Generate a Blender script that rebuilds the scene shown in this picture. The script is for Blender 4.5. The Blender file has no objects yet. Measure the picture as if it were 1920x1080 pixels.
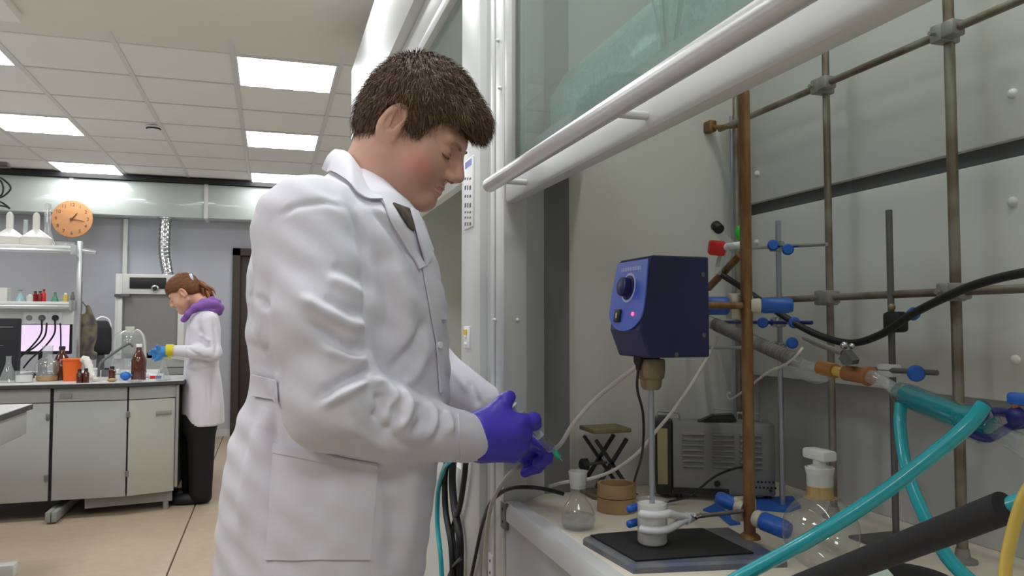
import bpy, bmesh, math, random
import numpy as np
from mathutils import Vector, Matrix
from mathutils.bvhtree import BVHTree
random.seed(7); rng = np.random.default_rng(7)
SC = bpy.context.scene
COL = SC.collection

# ------------------------------------------------------------------ camera
F, CAMH, PX, PY = 1450.0, 1.25, 505.0, 606.0     # focal length (px of 1920), eye height, vanishing point of the room's long axis
PITCH = math.atan((PY - 540) / F)
_U = np.array([0, math.cos(PITCH), math.sin(PITCH)])
_Y = np.array([(PX - 960) / F, -(PY - 540) / F, 1.0]); _Y /= np.linalg.norm(_Y)
_Y -= _U * _Y.dot(_U); _Y /= np.linalg.norm(_Y)
_X = np.cross(_U, _Y)
if _X[0] < 0: _X = -_X
cam_d = bpy.data.cameras.new('camera'); cam = bpy.data.objects.new('camera', cam_d); COL.objects.link(cam)
cam_d.sensor_width = 36.0; cam_d.lens = F / 1920 * 36.0; cam_d.clip_start = 0.02; cam_d.clip_end = 60
_R = np.array([_X, _Y, _U])                       # rows: world axes in (right, up, forward) camera coordinates
cam.matrix_world = Matrix(((_R[0, 0], _R[0, 1], -_R[0, 2], 0), (_R[1, 0], _R[1, 1], -_R[1, 2], 0), (_R[2, 0], _R[2, 1], -_R[2, 2], CAMH), (0, 0, 0, 1)))
SC.camera = cam
def ray(u, v):
    return _R @ np.array([(u - 960) / F, -(v - 540) / F, 1.0])
def _at(u, v, k, val):
    r = ray(u, v); o = np.array([0, 0, CAMH]); t = (val - o[k]) / r[k]
    return Vector(o + r * t)
def atx(u, v, x): return _at(u, v, 0, x)
def aty(u, v, y): return _at(u, v, 1, y)
def atz(u, v, z): return _at(u, v, 2, z)
def proj_np(p):
    c = (p - np.array([0, 0, CAMH])) @ _R
    return 960 + F * c[:, 0] / c[:, 2], 540 - F * c[:, 1] / c[:, 2]

# ------------------------------------------------------------------ world, exposure
w = bpy.data.worlds.new('world'); SC.world = w; w.use_nodes = True
w.node_tree.nodes['Background'].inputs[0].default_value = (0.9, 0.95, 1.0, 1)
w.node_tree.nodes['Background'].inputs[1].default_value = 0.25
SC.view_settings.view_transform = 'Standard'; SC.view_settings.look = 'None'
SC.view_settings.gamma = 1.0; SC.view_settings.use_curve_mapping = False
SC.view_settings.exposure = 0.22
SC.cycles.diffuse_bounces = 6; SC.cycles.max_bounces = 14; SC.cycles.transparent_max_bounces = 24
LAMP = 12.0                                         # strength of every ceiling panel

# ------------------------------------------------------------------ materials
def srgb(r, g, b):
    f = lambda c: (c / 255 / 12.92) if c / 255 <= 0.04045 else ((c / 255 + 0.055) / 1.055) ** 2.4
    return (f(r), f(g), f(b), 1)
MATS = {}
def mat(name, col, rough=0.5, metal=0.0, var=0.0, vscale=8.0, bump=0.0, bscale=60.0, spec=0.5, coat=0.0, emit=None, es=0.0, sss=0.0, stretch=None, sheen=0.0, col2=None, alpha=1.0):
    m = bpy.data.materials.new(name); m.use_nodes = True; MATS[name] = m
    nt = m.node_tree; b = nt.nodes['Principled BSDF']
    b.inputs['Base Color'].default_value = srgb(*col); b.inputs['Roughness'].default_value = rough
    b.inputs['Metallic'].default_value = metal; b.inputs['Specular IOR Level'].default_value = spec
    b.inputs['Coat Weight'].default_value = coat; b.inputs['Alpha'].default_value = alpha
    if sheen: b.inputs['Sheen Weight'].default_value = sheen
    if sss:
        b.inputs['Subsurface Weight'].default_value = sss; b.inputs['Subsurface Radius'].default_value = (0.012, 0.005, 0.003)
        b.inputs['Subsurface Scale'].default_value = 0.6
    if emit:
        b.inputs['Emission Color'].default_value = srgb(*emit); b.inputs['Emission Strength'].default_value = es
    tc = nt.nodes.new('ShaderNodeTexCoord'); src = tc.outputs['Object']
    if stretch:
        mp = nt.nodes.new('ShaderNodeMapping'); mp.inputs['Scale'].default_value = stretch
        nt.links.new(src, mp.inputs['Vector']); src = mp.outputs['Vector']
    if var or col2:
        n = nt.nodes.new('ShaderNodeTexNoise'); n.inputs['Scale'].default_value = vscale; n.inputs['Detail'].default_value = 5
        nt.links.new(src, n.inputs['Vector'])
        mx = nt.nodes.new('ShaderNodeMix'); mx.data_type = 'RGBA'
        c = np.array(srgb(*col))
        if col2:
            mx.inputs[6].default_value = tuple(c); mx.inputs[7].default_value = srgb(*col2)
            rmp = nt.nodes.new('ShaderNodeMapRange'); rmp.inputs[1].default_value = 0.4; rmp.inputs[2].default_value = 0.62
            nt.links.new(n.outputs['Fac'], rmp.inputs[0]); nt.links.new(rmp.outputs[0], mx.inputs[0])
        else:
            mx.inputs[6].default_value = (*(c[:3] * (1 - var)), 1); mx.inputs[7].default_value = (*np.minimum(c[:3] * (1 + var), 1), 1)
            nt.links.new(n.outputs['Fac'], mx.inputs[0])
        nt.links.new(mx.outputs[2], b.inputs['Base Color'])
    if bump:
        n2 = nt.nodes.new('ShaderNodeTexNoise'); n2.inputs['Scale'].default_value = bscale; n2.inputs['Detail'].default_value = 4
        nt.links.new(src, n2.inputs['Vector'])
        bp = nt.nodes.new('ShaderNodeBump'); bp.inputs['Strength'].default_value = bump; bp.inputs['Distance'].default_value = 0.01
        nt.links.new(n2.outputs['Fac'], bp.inputs['Height']); nt.links.new(bp.outputs[0], b.inputs['Normal'])
    return m
def glass(name, tint=(245, 250, 250), refl=1.0, rough=0.02, haze=0.0, hazecol=(220, 225, 225)):
    m = bpy.data.materials.new(name); m.use_nodes = True; MATS[name] = m
    nt = m.node_tree; nt.nodes.clear()
    o = nt.nodes.new('ShaderNodeOutputMaterial'); t = nt.nodes.new('ShaderNodeBsdfTransparent'); g = nt.nodes.new('ShaderNodeBsdfGlossy')
    t.inputs[0].default_value = srgb(*tint); g.inputs['Roughness'].default_value = rough
    lw = nt.nodes.new('ShaderNodeLayerWeight'); lw.inputs[0].default_value = 0.5
    fr = nt.nodes.new('ShaderNodeMath'); fr.operation = 'POWER'; fr.inputs[1].default_value = 4.0; nt.links.new(lw.outputs['Facing'], fr.inputs[0])
    mu = nt.nodes.new('ShaderNodeMath'); mu.operation = 'MULTIPLY_ADD'; mu.inputs[1].default_value = refl * 0.45; mu.inputs[2].default_value = refl * 0.045; mu.use_clamp = True
    mx = nt.nodes.new('ShaderNodeMixShader')
    nt.links.new(fr.outputs[0], mu.inputs[0]); nt.links.new(mu.outputs[0], mx.inputs[0])
    nt.links.new(mx.outputs[0], o.inputs[0]); nt.links.new(g.outputs[0], mx.inputs[2])
    if haze:
        d = nt.nodes.new('ShaderNodeBsdfDiffuse'); d.inputs[0].default_value = srgb(*hazecol)
        m2 = nt.nodes.new('ShaderNodeMixShader'); m2.inputs[0].default_value = haze
        nt.links.new(t.outputs[0], m2.inputs[1]); nt.links.new(d.outputs[0], m2.inputs[2]); nt.links.new(m2.outputs[0], mx.inputs[1])
    else:
        nt.links.new(t.outputs[0], mx.inputs[1])
    return m

# ------------------------------------------------------------------ mesh builder
def V(*a): return Vector(a if len(a) > 1 else a[0])
def frame(d):
    d = Vector(d).normalized(); u = Vector((0, 0, 1)) if abs(d.z) < 0.95 else Vector((1, 0, 0))
    a = d.cross(u).normalized(); return a, a.cross(d).normalized(), d
class MB:
    def __init__(s): s.v = []; s.f = []; s.mi = []
    def add(s, vs, fs, mi=0):
        n = len(s.v); s.v += [tuple(v) for v in vs]; s.f += [tuple(i + n for i in f) for f in fs]; s.mi += [mi] * len(fs); return s
    def box(s, lo, hi, M=None, mi=0, bev=0.0):
        lo, hi = [min(a, b) for a, b in zip(lo, hi)], [max(a, b) for a, b in zip(lo, hi)]
        if bev > 0:
            bm = bmesh.new(); bmesh.ops.create_cube(bm, size=1)
            for v in bm.verts: v.co = Vector([lo[k] + (v.co[k] + .5) * (hi[k] - lo[k]) for k in range(3)])
            b = min(bev, 0.45 * min(h - l for l, h in zip(lo, hi)))
            bmesh.ops.bevel(bm, geom=bm.edges[:], offset=b, segments=2, profile=0.5, affect='EDGES')
            bm.verts.ensure_lookup_table(); vs = [v.co.copy() for v in bm.verts]; fs = [[v.index for v in f.verts] for f in bm.faces]; bm.free()
        else:
            vs = [Vector((x, y, z)) for z in (lo[2], hi[2]) for y in (lo[1], hi[1]) for x in (lo[0], hi[0])]
            fs = [(0, 2, 3, 1), (4, 5, 7, 6), (0, 1, 5, 4), (2, 6, 7, 3), (0, 4, 6, 2), (1, 3, 7, 5)]
        if M is not None: vs = [M @ v for v in vs]
        return s.add(vs, fs, mi)
    def cone(s, p0, p1, r0, r1=None, n=16, mi=0, caps=True):
        p0, p1 = Vector(p0), Vector(p1); r1 = r0 if r1 is None else r1; a, b, d = frame(p1 - p0)
        vs = [p + (a * math.cos(2 * math.pi * k / n) + b * math.sin(2 * math.pi * k / n)) * r for p, r in ((p0, r0), (p1, r1)) for k in range(n)]
        fs = [(k, (k + 1) % n, n + (k + 1) % n, n + k) for k in range(n)]
        if caps: fs += [tuple(range(n))[::-1], tuple(range(n, 2 * n))]
        return s.add(vs, fs, mi)
    def tube(s, pts, r, n=10, mi=0, closed=False):
        pts = [Vector(p) for p in pts]; m = len(pts); rs = r if isinstance(r, (list, tuple)) else [r] * m
        t0 = (pts[1] - pts[0]).normalized(); a, b, _ = frame(t0); vs = []
        for i, p in enumerate(pts):
            t = (pts[min(i + 1, m - 1)] - pts[max(i - 1, 0)]).normalized()
            a = (a - t * a.dot(t)).normalized(); b = t.cross(a)
            vs += [p + (a * math.cos(2 * math.pi * k / n) + b * math.sin(2 * math.pi * k / n)) * rs[i] for k in range(n)]
        fs = [(i * n + k, i * n + (k + 1) % n, (i + 1) * n + (k + 1) % n, (i + 1) * n + k) for i in range(m - 1) for k in range(n)]
        fs += [tuple(range(n))[::-1], tuple(range((m - 1) * n, m * n))]
        return s.add(vs, fs, mi)
    def lathe(s, prof, o=(0, 0, 0), axis=(0, 0, 1), n=24, mi=0, cap0=True, cap1=True):
        a, b, d = frame(axis); o = Vector(o)
        if abs(d.z) > 0.95: a, b = Vector((1, 0, 0)), d.cross(Vector((1, 0, 0))).normalized(); a = b.cross(d)
        vs = [o + d * z + (a * math.cos(2 * math.pi * k / n) + b * math.sin(2 * math.pi * k / n)) * r for r, z in prof for k in range(n)]
        m = len(prof); fs = [(i * n + k, i * n + (k + 1) % n, (i + 1) * n + (k + 1) % n, (i + 1) * n + k) for i in range(m - 1) for k in range(n)]
        if cap0: fs.append(tuple(range(n))[::-1])
        if cap1: fs.append(tuple(range((m - 1) * n, m * n)))
        return s.add(vs, fs, mi)
    def ball(s, c, r, n=12, m=8, sc=(1, 1, 1), mi=0):
        c = Vector(c); vs = []; fs = []
        for i in range(m + 1):
            th = math.pi * i / m
            vs += [c + Vector((sc[0] * math.sin(th) * math.cos(2 * math.pi * k / n), sc[1] * math.sin(th) * math.sin(2 * math.pi * k / n), sc[2] * math.cos(th))) * r for k in range(n)]
        fs = [(i * n + k, (i + 1) * n + k, (i + 1) * n + (k + 1) % n, i * n + (k + 1) % n) for i in range(m) for k in range(n)]
        return s.add(vs, fs, mi)
    def prism(s, poly, d, mi=0):
        poly = [Vector(p) for p in poly]; d = Vector(d); n = len(poly)
        return s.add(poly + [p + d for p in poly], [tuple(range(n))[::-1], tuple(range(n, 2 * n))] + [(k, (k + 1) % n, n + (k + 1) % n, n + k) for k in range(n)], mi)
    def build(s, name, m, parent=None, smooth=40, fix=True):
        me = bpy.data.meshes.new(name); me.from_pydata(s.v, [], s.f)
        ms = m if isinstance(m, (list, tuple)) else [m]
        for x in ms: me.materials.append(MATS[x] if isinstance(x, str) else x)
        if len(ms) > 1: me.polygons.foreach_set('material_index', s.mi)
        if fix:
            bm = bmesh.new(); bm.from_mesh(me); bmesh.ops.remove_doubles(bm, verts=bm.verts, dist=1e-6); bmesh.ops.recalc_face_normals(bm, faces=bm.faces); bm.to_mesh(me); bm.free()
        if smooth:
            me.shade_smooth(); me.set_sharp_from_angle(angle=math.radians(smooth))
        o = bpy.data.objects.new(name, me); COL.objects.link(o)
        if parent is not None: attach(o, parent)
        return o
def attach(o, parent):
    o.parent = parent; o.matrix_parent_inverse = parent.matrix_world.inverted() if parent.type == 'EMPTY' else Matrix.Identity(4)
def empty(name, loc=(0, 0, 0)):
    o = bpy.data.objects.new(name, None); COL.objects.link(o); o.location = loc; o.empty_display_size = 0.05
    o.matrix_world = Matrix.Translation(Vector(loc)); return o
def tag(o, label, cat, group=None):
    o['label'] = label; o['category'] = cat
    if group: o['group'] = group
    return o
def thing(name, label, cat, loc=(0, 0, 0), group=None): return tag(empty(name, loc), label, cat, group)
def struct(o): o['kind'] = 'structure'; return o
def spline(pts, k=8):
    P = [Vector(p) for p in pts]; P = [P[0] * 2 - P[1]] + P + [P[-1] * 2 - P[-2]]; out = []
    for i in range(1, len(P) - 2):
        for j in range(k):
            t = j / k; a, b, c, d = P[i - 1], P[i], P[i + 1], P[i + 2]
            out.append(0.5 * ((2 * b) + (c - a) * t + (2 * a - 5 * b + 4 * c - d) * t * t + (3 * b - a - 3 * c + d) * t ** 3))
    return out + [P[-2]]
def share(o, parent=None, M=None):
    c = o.copy(); COL.objects.link(c)
    if parent is not None: c.parent = parent; c.matrix_parent_inverse = o.matrix_parent_inverse
    if M is not None: c.matrix_world = M @ c.matrix_world
    return c
def text_mesh(name, body, size, M, m, parent, ext=0.0004):
    cu = bpy.data.curves.new(name, 'FONT'); cu.body = body; cu.size = size; cu.extrude = ext; cu.align_x = 'CENTER'; cu.align_y = 'CENTER'; cu.resolution_u = 2
    t = bpy.data.objects.new(name + '_tmp', cu); COL.objects.link(t)
    dg = bpy.context.evaluated_depsgraph_get(); me = bpy.data.meshes.new_from_object(t.evaluated_get(dg)); bpy.data.objects.remove(t)
    me.transform(M); me.materials.clear(); me.materials.append(MATS[m]); me.name = name
    o = bpy.data.objects.new(name, me); COL.objects.link(o)
    if parent is not None: attach(o, parent)
    return o

# ------------------------------------------------------------------ implicit surfaces (bodies, cloth)
def surface_nets(Fd, o, h):
    s = Fd < 0
    nx, ny, nz = Fd.shape
    cnt = np.zeros((nx - 1, ny - 1, nz - 1), np.int8)
    for i in (0, 1):
        for j in (0, 1):
            for k in (0, 1): cnt += s[i:nx - 1 + i, j:ny - 1 + j, k:nz - 1 + k]
    cell = np.argwhere((cnt > 0) & (cnt < 8)); idx = np.full(cnt.shape, -1, np.int32); idx[tuple(cell.T)] = np.arange(len(cell))
    acc = np.zeros((len(cell), 3)); num = np.zeros(len(cell))
    cs = [(i, j, k) for i in (0, 1) for j in (0, 1) for k in (0, 1)]
    for a in cs:
        for ax in range(3):
            if a[ax] == 0:
                b = list(a); b[ax] = 1
                fa = Fd[cell[:, 0] + a[0], cell[:, 1] + a[1], cell[:, 2] + a[2]]; fb = Fd[cell[:, 0] + b[0], cell[:, 1] + b[1], cell[:, 2] + b[2]]
                m = (fa < 0) != (fb < 0); t = fa / np.where(m, fa - fb, 1)
                p = np.array(a, float) + np.outer(t, np.eye(3)[ax]); acc[m] += p[m]; num[m] += 1
    verts = (cell + acc / num[:, None]) * h + np.array(o)
    faces = []
    for ax in range(3):
        u, v = (ax + 1) % 3, (ax + 2) % 3
        sl0 = [slice(None)] * 3; sl1 = [slice(None)] * 3; sl0[ax] = slice(0, -1); sl1[ax] = slice(1, None)
        d = s[tuple(sl0)].astype(np.int8) - s[tuple(sl1)].astype(np.int8); e = np.argwhere(d != 0); sg = d[tuple(e.T)]
        ok = (e[:, u] > 0) & (e[:, v] > 0) & (e[:, u] < Fd.shape[u] - 1) & (e[:, v] < Fd.shape[v] - 1); e = e[ok]; sg = sg[ok]
        q = []
        for du, dv in ((0, 0), (-1, 0), (-1, -1), (0, -1)):
            c = e.copy(); c[:, u] += du; c[:, v] += dv; q.append(idx[tuple(c.T)])
        q = np.stack(q, 1); q[sg < 0] = q[sg < 0][:, ::-1]; faces.append(q)
    return verts, np.concatenate(faces)
def sdf_mesh(fn, lo, hi, h):
    lo = np.array(lo, float); n = np.ceil((np.array(hi) - lo) / h).astype(int) + 1
    ax = [lo[k] + h * np.arange(n[k]) for k in range(3)]
    out = np.empty(n, np.float32)
    step = 24
    for i in range(0, n[0], step):
        g = np.stack(np.meshgrid(ax[0][i:i + step], ax[1], ax[2], indexing='ij'), -1).astype(np.float32)
        out[i:i + step] = fn(g)
    return surface_nets(out, lo, h)
def smin(a, b, k): h = np.maximum(k - np.abs(a - b), 0) / k; return np.minimum(a, b) - h * h * k * 0.25
def smax(a, b, k): return -smin(-a, -b, k)
def S_cone(p, a, b, ra, rb):
    a = np.array(a, np.float32); ab = np.array(b, np.float32) - a; t = np.clip(((p - a) @ ab) / (ab @ ab), 0, 1)
    return np.sqrt((((p - a) - t[..., None] * ab) ** 2).sum(-1)) - (ra + t * (rb - ra))
def S_ell(p, c, r, M=None):
    q = p - np.array(c, np.float32)
    if M is not None: q = q @ np.array(M, np.float32)
    r = np.array(r, np.float32); k = np.sqrt(((q / r) ** 2).sum(-1)); k2 = np.sqrt(((q / (r * r)) ** 2).sum(-1))
    return k * (k - 1) / np.maximum(k2, 1e-6)
def S_box(p, c, r, rad, M=None):
    q = p - np.array(c, np.float32)
    if M is not None: q = q @ np.array(M, np.float32)
    q = np.abs(q) - (np.array(r, np.float32) - rad)
    return np.sqrt((np.maximum(q, 0) ** 2).sum(-1)) + np.minimum(q.max(-1), 0) - rad
def S_loft(p, secs):
    # secs: rows z, cx, cy, a, b, (angle) ; ascending z
    z = p[..., 2]; S = np.array(secs, np.float32); zz = S[:, 0]
    cx, cy, a, b = (np.interp(z, zz, S[:, i]) for i in (1, 2, 3, 4))
    ang = np.interp(z, zz, S[:, 5]) if S.shape[1] > 5 else 0.0
    dx, dy = p[..., 0] - cx, p[..., 1] - cy
    if S.shape[1] > 5: c, s_ = np.cos(ang), np.sin(ang); dx, dy = c * dx + s_ * dy, -s_ * dx + c * dy
    k = np.sqrt((dx / a) ** 2 + (dy / b) ** 2); k2 = np.sqrt((dx / (a * a)) ** 2 + (dy / (b * b)) ** 2)
    d = k * (k - 1) / np.maximum(k2, 1e-6)
    return np.maximum(d, np.maximum(zz[0] - z, z - zz[-1]))
def np_mesh(name, v, f, m, parent=None, smooth_it=0, smooth=180):
    me = bpy.data.meshes.new(name); me.from_pydata([tuple(x) for x in v], [], [tuple(int(i) for i in q) for q in f])
    ms = m if isinstance(m, (list, tuple)) else [m]
    for x in ms: me.materials.append(MATS[x])
    me.shade_smooth()
    if smooth < 180: me.set_sharp_from_angle(angle=math.radians(smooth))
    o = bpy.data.objects.new(name, me); COL.objects.link(o)
    if parent is not None: attach(o, parent)
    return o
def relax(v, f, it=2, lam=0.5):
    e = np.concatenate([f[:, [0, 1]], f[:, [1, 2]], f[:, [2, 3]], f[:, [3, 0]]]); n = len(v)
    for k in range(it):
        acc = np.zeros_like(v); c = np.zeros(n)
        for a, b in ((0, 1), (1, 0)):
            for d in range(3): acc[:, d] += np.bincount(e[:, a], v[e[:, b], d], n)
            c += np.bincount(e[:, a], minlength=n)
        l = lam if k % 2 == 0 else -lam * 0.9
        v = v + l * (acc / np.maximum(c, 1)[:, None] - v)
    return v
def vnormals(v, f):
    nn = np.cross(v[f[:, 2]] - v[f[:, 0]], v[f[:, 3]] - v[f[:, 1]]); out = np.zeros_like(v)
    for k in range(4):
        for d in range(3): out[:, d] += np.bincount(f[:, k], nn[:, d], len(v))
    return out / np.maximum(np.linalg.norm(out, axis=1), 1e-12)[:, None]

# ================================================================== the setting
mat('ceiling_tile', (232, 231, 228), 0.9, var=0.03, vscale=6, bump=0.05, bscale=220)
mat('ceiling_bar', (214, 214, 212), 0.5)
mat('plaster', (220, 217, 210), 0.9, var=0.04, vscale=3, bump=0.03, bscale=20)
mat('wall_grey', (186, 188, 197), 0.8, var=0.03, vscale=2)
mat('wall_white', (208, 208, 204), 0.8, var=0.02, vscale=2)
mat('floor_stone', (184, 166, 144), 0.45, var=0.16, vscale=14, bump=0.02, bscale=40)
mat('joint', (92, 78, 64), 0.9)
mat('dark', (22, 22, 24), 0.6)
mat('door_wood', (62, 50, 46), 0.5, var=0.15, vscale=5, stretch=(8, 8, 1))
mat('lamp', (255, 255, 255), 0.5, emit=(252, 254, 255), es=LAMP)
mat('white_enamel', (226, 228, 226), 0.35)
mat('duct_white', (186, 195, 191), 0.10, var=0.02, vscale=2, coat=0.3)
CZ = 2.8
floor = struct(MB().box((-5.2, -3.2, -0.06), (1.3, 9.4, -0.012)).build('floor', 'joint'))
for x0, x1 in ((-5.0, -3.474), (-3.466, -1.974), (-1.966, -0.474), (-0.466, 1.02), (1.028, 1.3)):
    for y0, y1 in ((-3.2, 2.016), (2.02, 9.4)):
        MB().box((x0, y0, -0.03), (x1, y1, 0), bev=0.003).build('floor_slab', 'floor_stone', floor)
struct(MB().box((-5.2, 9.2, 0), (-0.40, 9.4, CZ + .1)).box((0.52, 9.2, 0), (1.3, 9.4, CZ + .1)).box((-0.40, 9.2, 2.09), (0.52, 9.4, CZ + .1)).build('wall_back', 'wall_grey'))
struct(MB().box((-5.2, -3.2, 0), (-5.0, 9.4, CZ + .1)).build('wall_left', 'wall_white'))
struct(MB().box((1.3, -3.2, 0), (1.45, 9.4, CZ + .1)).build('wall_right', 'wall_white'))
struct(MB().box((-5.2, -3.4, 0), (1.45, -3.2, CZ + .1)).build('wall_front', 'wall_white'))
struct(MB().box((-5.0, 9.185, 0), (-0.40, 9.2, 0.07)).build('baseboard_back', 'wall_white'))
dr = struct(empty('door_1', (0.06, 9.2, 0)))
MB().box((-0.40, 9.16, 0), (-0.32, 9.26, 2.09)).box((0.44, 9.16, 0), (0.52, 9.26, 2.09)).box((-0.40, 9.16, 2.01), (0.52, 9.26, 2.09)).build('door_frame', 'door_wood', dr)
MB().box((-0.32, 9.20, 0.005), (0.44, 9.24, 2.01), bev=0.004).build('door_leaf', 'door_wood', dr)
MB().cone((0.38, 9.2, 1.0), (0.38, 9.14, 1.0), 0.01).cone((0.38, 9.14, 1.0), (0.27, 9.14, 1.0), 0.009).build('door_handle', 'ceiling_bar', dr)
# ceiling: slab above, then bars and tiles of the suspended grid, plain soffit on the near side
ceiling = struct(MB().box((-5.2, -3.2, CZ + .06), (1.45, 9.4, CZ + .16)).build('ceiling', 'plaster'))
XL = [0.39 + 0.615 * k for k in range(-8, 2)]; YL = [4.68 - 0.0 + 0.6085 * k for k in range(0, 8)] + [9.2]
lights_at = [(XL[7], YL[0]), (XL[7], YL[3]), (XL[7], YL[6]), (XL[4], YL[0]), (XL[4], YL[3]), (XL[4], YL[6])]
lights_at = [(-0.225, y) for y in (YL[0], YL[3], YL[6])] + [(-2.07, y) for y in (YL[0], YL[3], YL[6])]
tile0 = None
for i in range(len(XL)):
    xa = XL[i]; xb = min(xa + 0.615, 1.3)
    for j in range(len(YL) - 1):
        ya, yb = YL[j], YL[j + 1]
        if any(abs(xa - lx) < 0.02 and abs(ya - ly) < 0.02 for lx, ly in lights_at): continue
        dz = random.uniform(0, 0.002)
        MB().box((xa + .014, ya + .012, CZ + .004 + dz), (xb - .014, yb - .012, CZ + .02)).build('ceiling_tile', 'ceiling_tile', ceiling, smooth=0)
for x in XL: MB().box((x - .014, 4.46, CZ - .002), (x + .014, 9.2, CZ + .03)).build('ceiling_bar', 'ceiling_bar', ceiling, smooth=0)
for y in YL[:-1]: MB().box((XL[0], y - .009, CZ), (1.3, y + .009, CZ + .03)).build('ceiling_bar', 'ceiling_bar', ceiling, smooth=0)
MB().box((-5.0, -3.2, CZ - .012), (1.3, 4.46, CZ + .05)).build('soffit_panel', 'plaster', ceiling, smooth=0)
MB().box((-5.0, 4.46, CZ + .002), (1.3, 4.67, CZ + .03)).build('soffit_panel', 'plaster', ceiling, smooth=0)
b0 = atz(40, 43, 2.74)
struct(MB().box((b0.x - .16, -1.0, 2.74), (b0.x, b0.y, 2.80)).box((b0.x - .2, -1.0, 2.725), (b0.x - .16, b0.y - .02, 2.80)).build('trim_1', 'ceiling_tile'))
def ceiling_light(x, y, label, sz=(0.587, 0.585), z=CZ):
    t = thing('ceiling_light', label, 'ceiling light', (x + .3, y + .3, z), 'ceiling light panels')
    x0, y0, x1, y1 = x + .014, y + .012, x + .014 + sz[0], y + .012 + sz[1]
    MB().box((x0, y0, z - .004), (x1, y0 + .012, z + .03)).box((x0, y1 - .012, z - .004), (x1, y1, z + .03)).box((x0, y0 + .012, z - .004), (x0 + .012, y1 - .012, z + .03)).box((x1 - .012, y0 + .012, z - .004), (x1, y1 - .012, z + .03)).build('frame', 'white_enamel', t)
    m = MB(); n = 25                                              # prismatic diffuser with four shallow lobes
    xs = np.linspace(x0 + .012, x1 - .012, n); zs = z + .004 - .010 * np.abs(np.sin((xs - xs[0]) / (xs[-1] - xs[0]) * 4 * math.pi))
    vs = [(a, b, c) for b in (y0 + .012, y1 - .012) for a, c in zip(xs, zs)]
    m.add(vs, [(k, n + k, n + k + 1, k + 1) for k in range(n - 1)]).build('diffuser', 'lamp', t, smooth=30, fix=False)
    return t
names = ['largest lit square panel in the ceiling, left of the man\'s head', 'lit ceiling panel in the column by the man, second from the near end', 'lit ceiling panel just above the man\'s shoulder, farthest of its column',
         'lit ceiling panel cut by the photo\'s left edge, a sliver near the top', 'lit ceiling panel at the photo\'s left edge, above the shelf of funnels', 'lit ceiling panel over the wall clock, farthest of the left column']
for (x, y), nm in zip(lights_at, names): ceiling_light(x, y, nm)
for k, (x, y) in enumerate([(-0.225, 2.85), (-0.225, 1.0), (-0.225, -0.85), (-2.07, 2.85), (-2.07, 1.0), (-2.07, -0.85), (-3.9, 1.0), (-3.9, 4.68), (-3.9, 7.1)]):
    ceiling_light(x, y, ['lit ceiling panel outside the picture, just beyond the man', 'lit ceiling panel outside the picture, nearly overhead of the man', 'lit ceiling panel outside the picture, behind the viewer on the hood side', 'lit ceiling panel outside the picture, over the nearer left bench', 'lit ceiling panel outside the picture, over the left bench\'s near end', 'lit ceiling panel outside the picture, behind the viewer on the left', 'lit ceiling panel outside the picture, by the left wall at the near end', 'lit ceiling panel outside the picture, by the left wall halfway', 'lit ceiling panel outside the picture, by the left wall at the far end'][k], z=CZ - .022 if y < 4 else CZ)
sd = thing('smoke_detector', 'small round white smoke detector on the ceiling grid', 'smoke detector', (-0.892, 6.6, CZ))
MB().lathe([(0.055, 0), (0.055, -.012), (0.045, -.03), (0.02, -.036)], (-0.892, 6.6, CZ), n=20).build('housing', 'white_enamel', sd)
MB().lathe([(0.05, -.012), (0.056, -.018), (0.05, -.026)], (-0.892, 6.6, CZ), n=20).build('vent_ring', 'dark', sd)
# ventilation duct along the far wall
du = thing('ventilation_duct', 'glossy white box duct running along the far wall under the ceiling', 'duct', (-2, 9.0, 2.4))
cuts = [-5.0, aty(133, 370, 8.85).x, aty(386, 380, 8.85).x, 1.3]
for a, b in zip(cuts, cuts[1:]): MB().box((a + .003, 8.85, 2.375), (b - .003, 9.2, 2.735), bev=0.003).build('duct_panel', 'duct_white', du)
for c in cuts[1:-1]: MB().box((c - .02, 8.838, 2.37), (c + .02, 9.2, 2.74), bev=0.003).build('flange', 'ceiling_bar', du)
MB().box((-5.0, 8.80, 2.74), (1.3, 9.2, 2.785)).build('gap_shade', 'dark', du)  # dark strip put above the duct for the shade in the gap
# wall clock hanging on the duct
cc = aty(136, 411, 8.82); ck = thing('wall_clock', 'round wooden wall clock hanging on the white duct', 'clock', cc)
mat('clock_wood', (192, 138, 92), 0.6, var=0.15, vscale=6, stretch=(1, 1, 5)); mat('clock_dark', (92, 60, 34), 0.6); mat('clock_num', (112, 66, 34), 0.6)
MB().lathe([(0.176, 0), (0.187, .004), (0.19, .012), (0.187, .022), (0.16, .024)], (cc.x, cc.y + .0, cc.z), axis=(0, -1, 0), n=48).build('dial', 'clock_wood', ck)
for k in range(12):
    a = math.radians(90 - 30 * (k if k else 12)); M = Matrix.Translation((cc.x + .145 * math.cos(a), cc.y - .025, cc.z + .145 * math.sin(a))) @ Matrix.Rotation(math.pi / 2, 4, 'X')
    text_mesh('numeral', str(k if k else 12), 0.05, M, 'clock_num', ck)
for ang, ln, wd in ((52, .075, .006), (-10, .12, .004)):
    a = math.radians(ang); d = Vector((math.cos(a), 0, math.sin(a)))
    MB().cone(Vector((cc.x, cc.y - .03, cc.z)) - d * .02, Vector((cc.x, cc.y - .03, cc.z)) + d * ln, wd, wd * .6, 8).build('hand', 'clock_dark', ck)
MB().cone((cc.x, cc.y - .024, cc.z), (cc.x, cc.y - .036, cc.z), .012).build('hub', 'clock_dark', ck)

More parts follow.
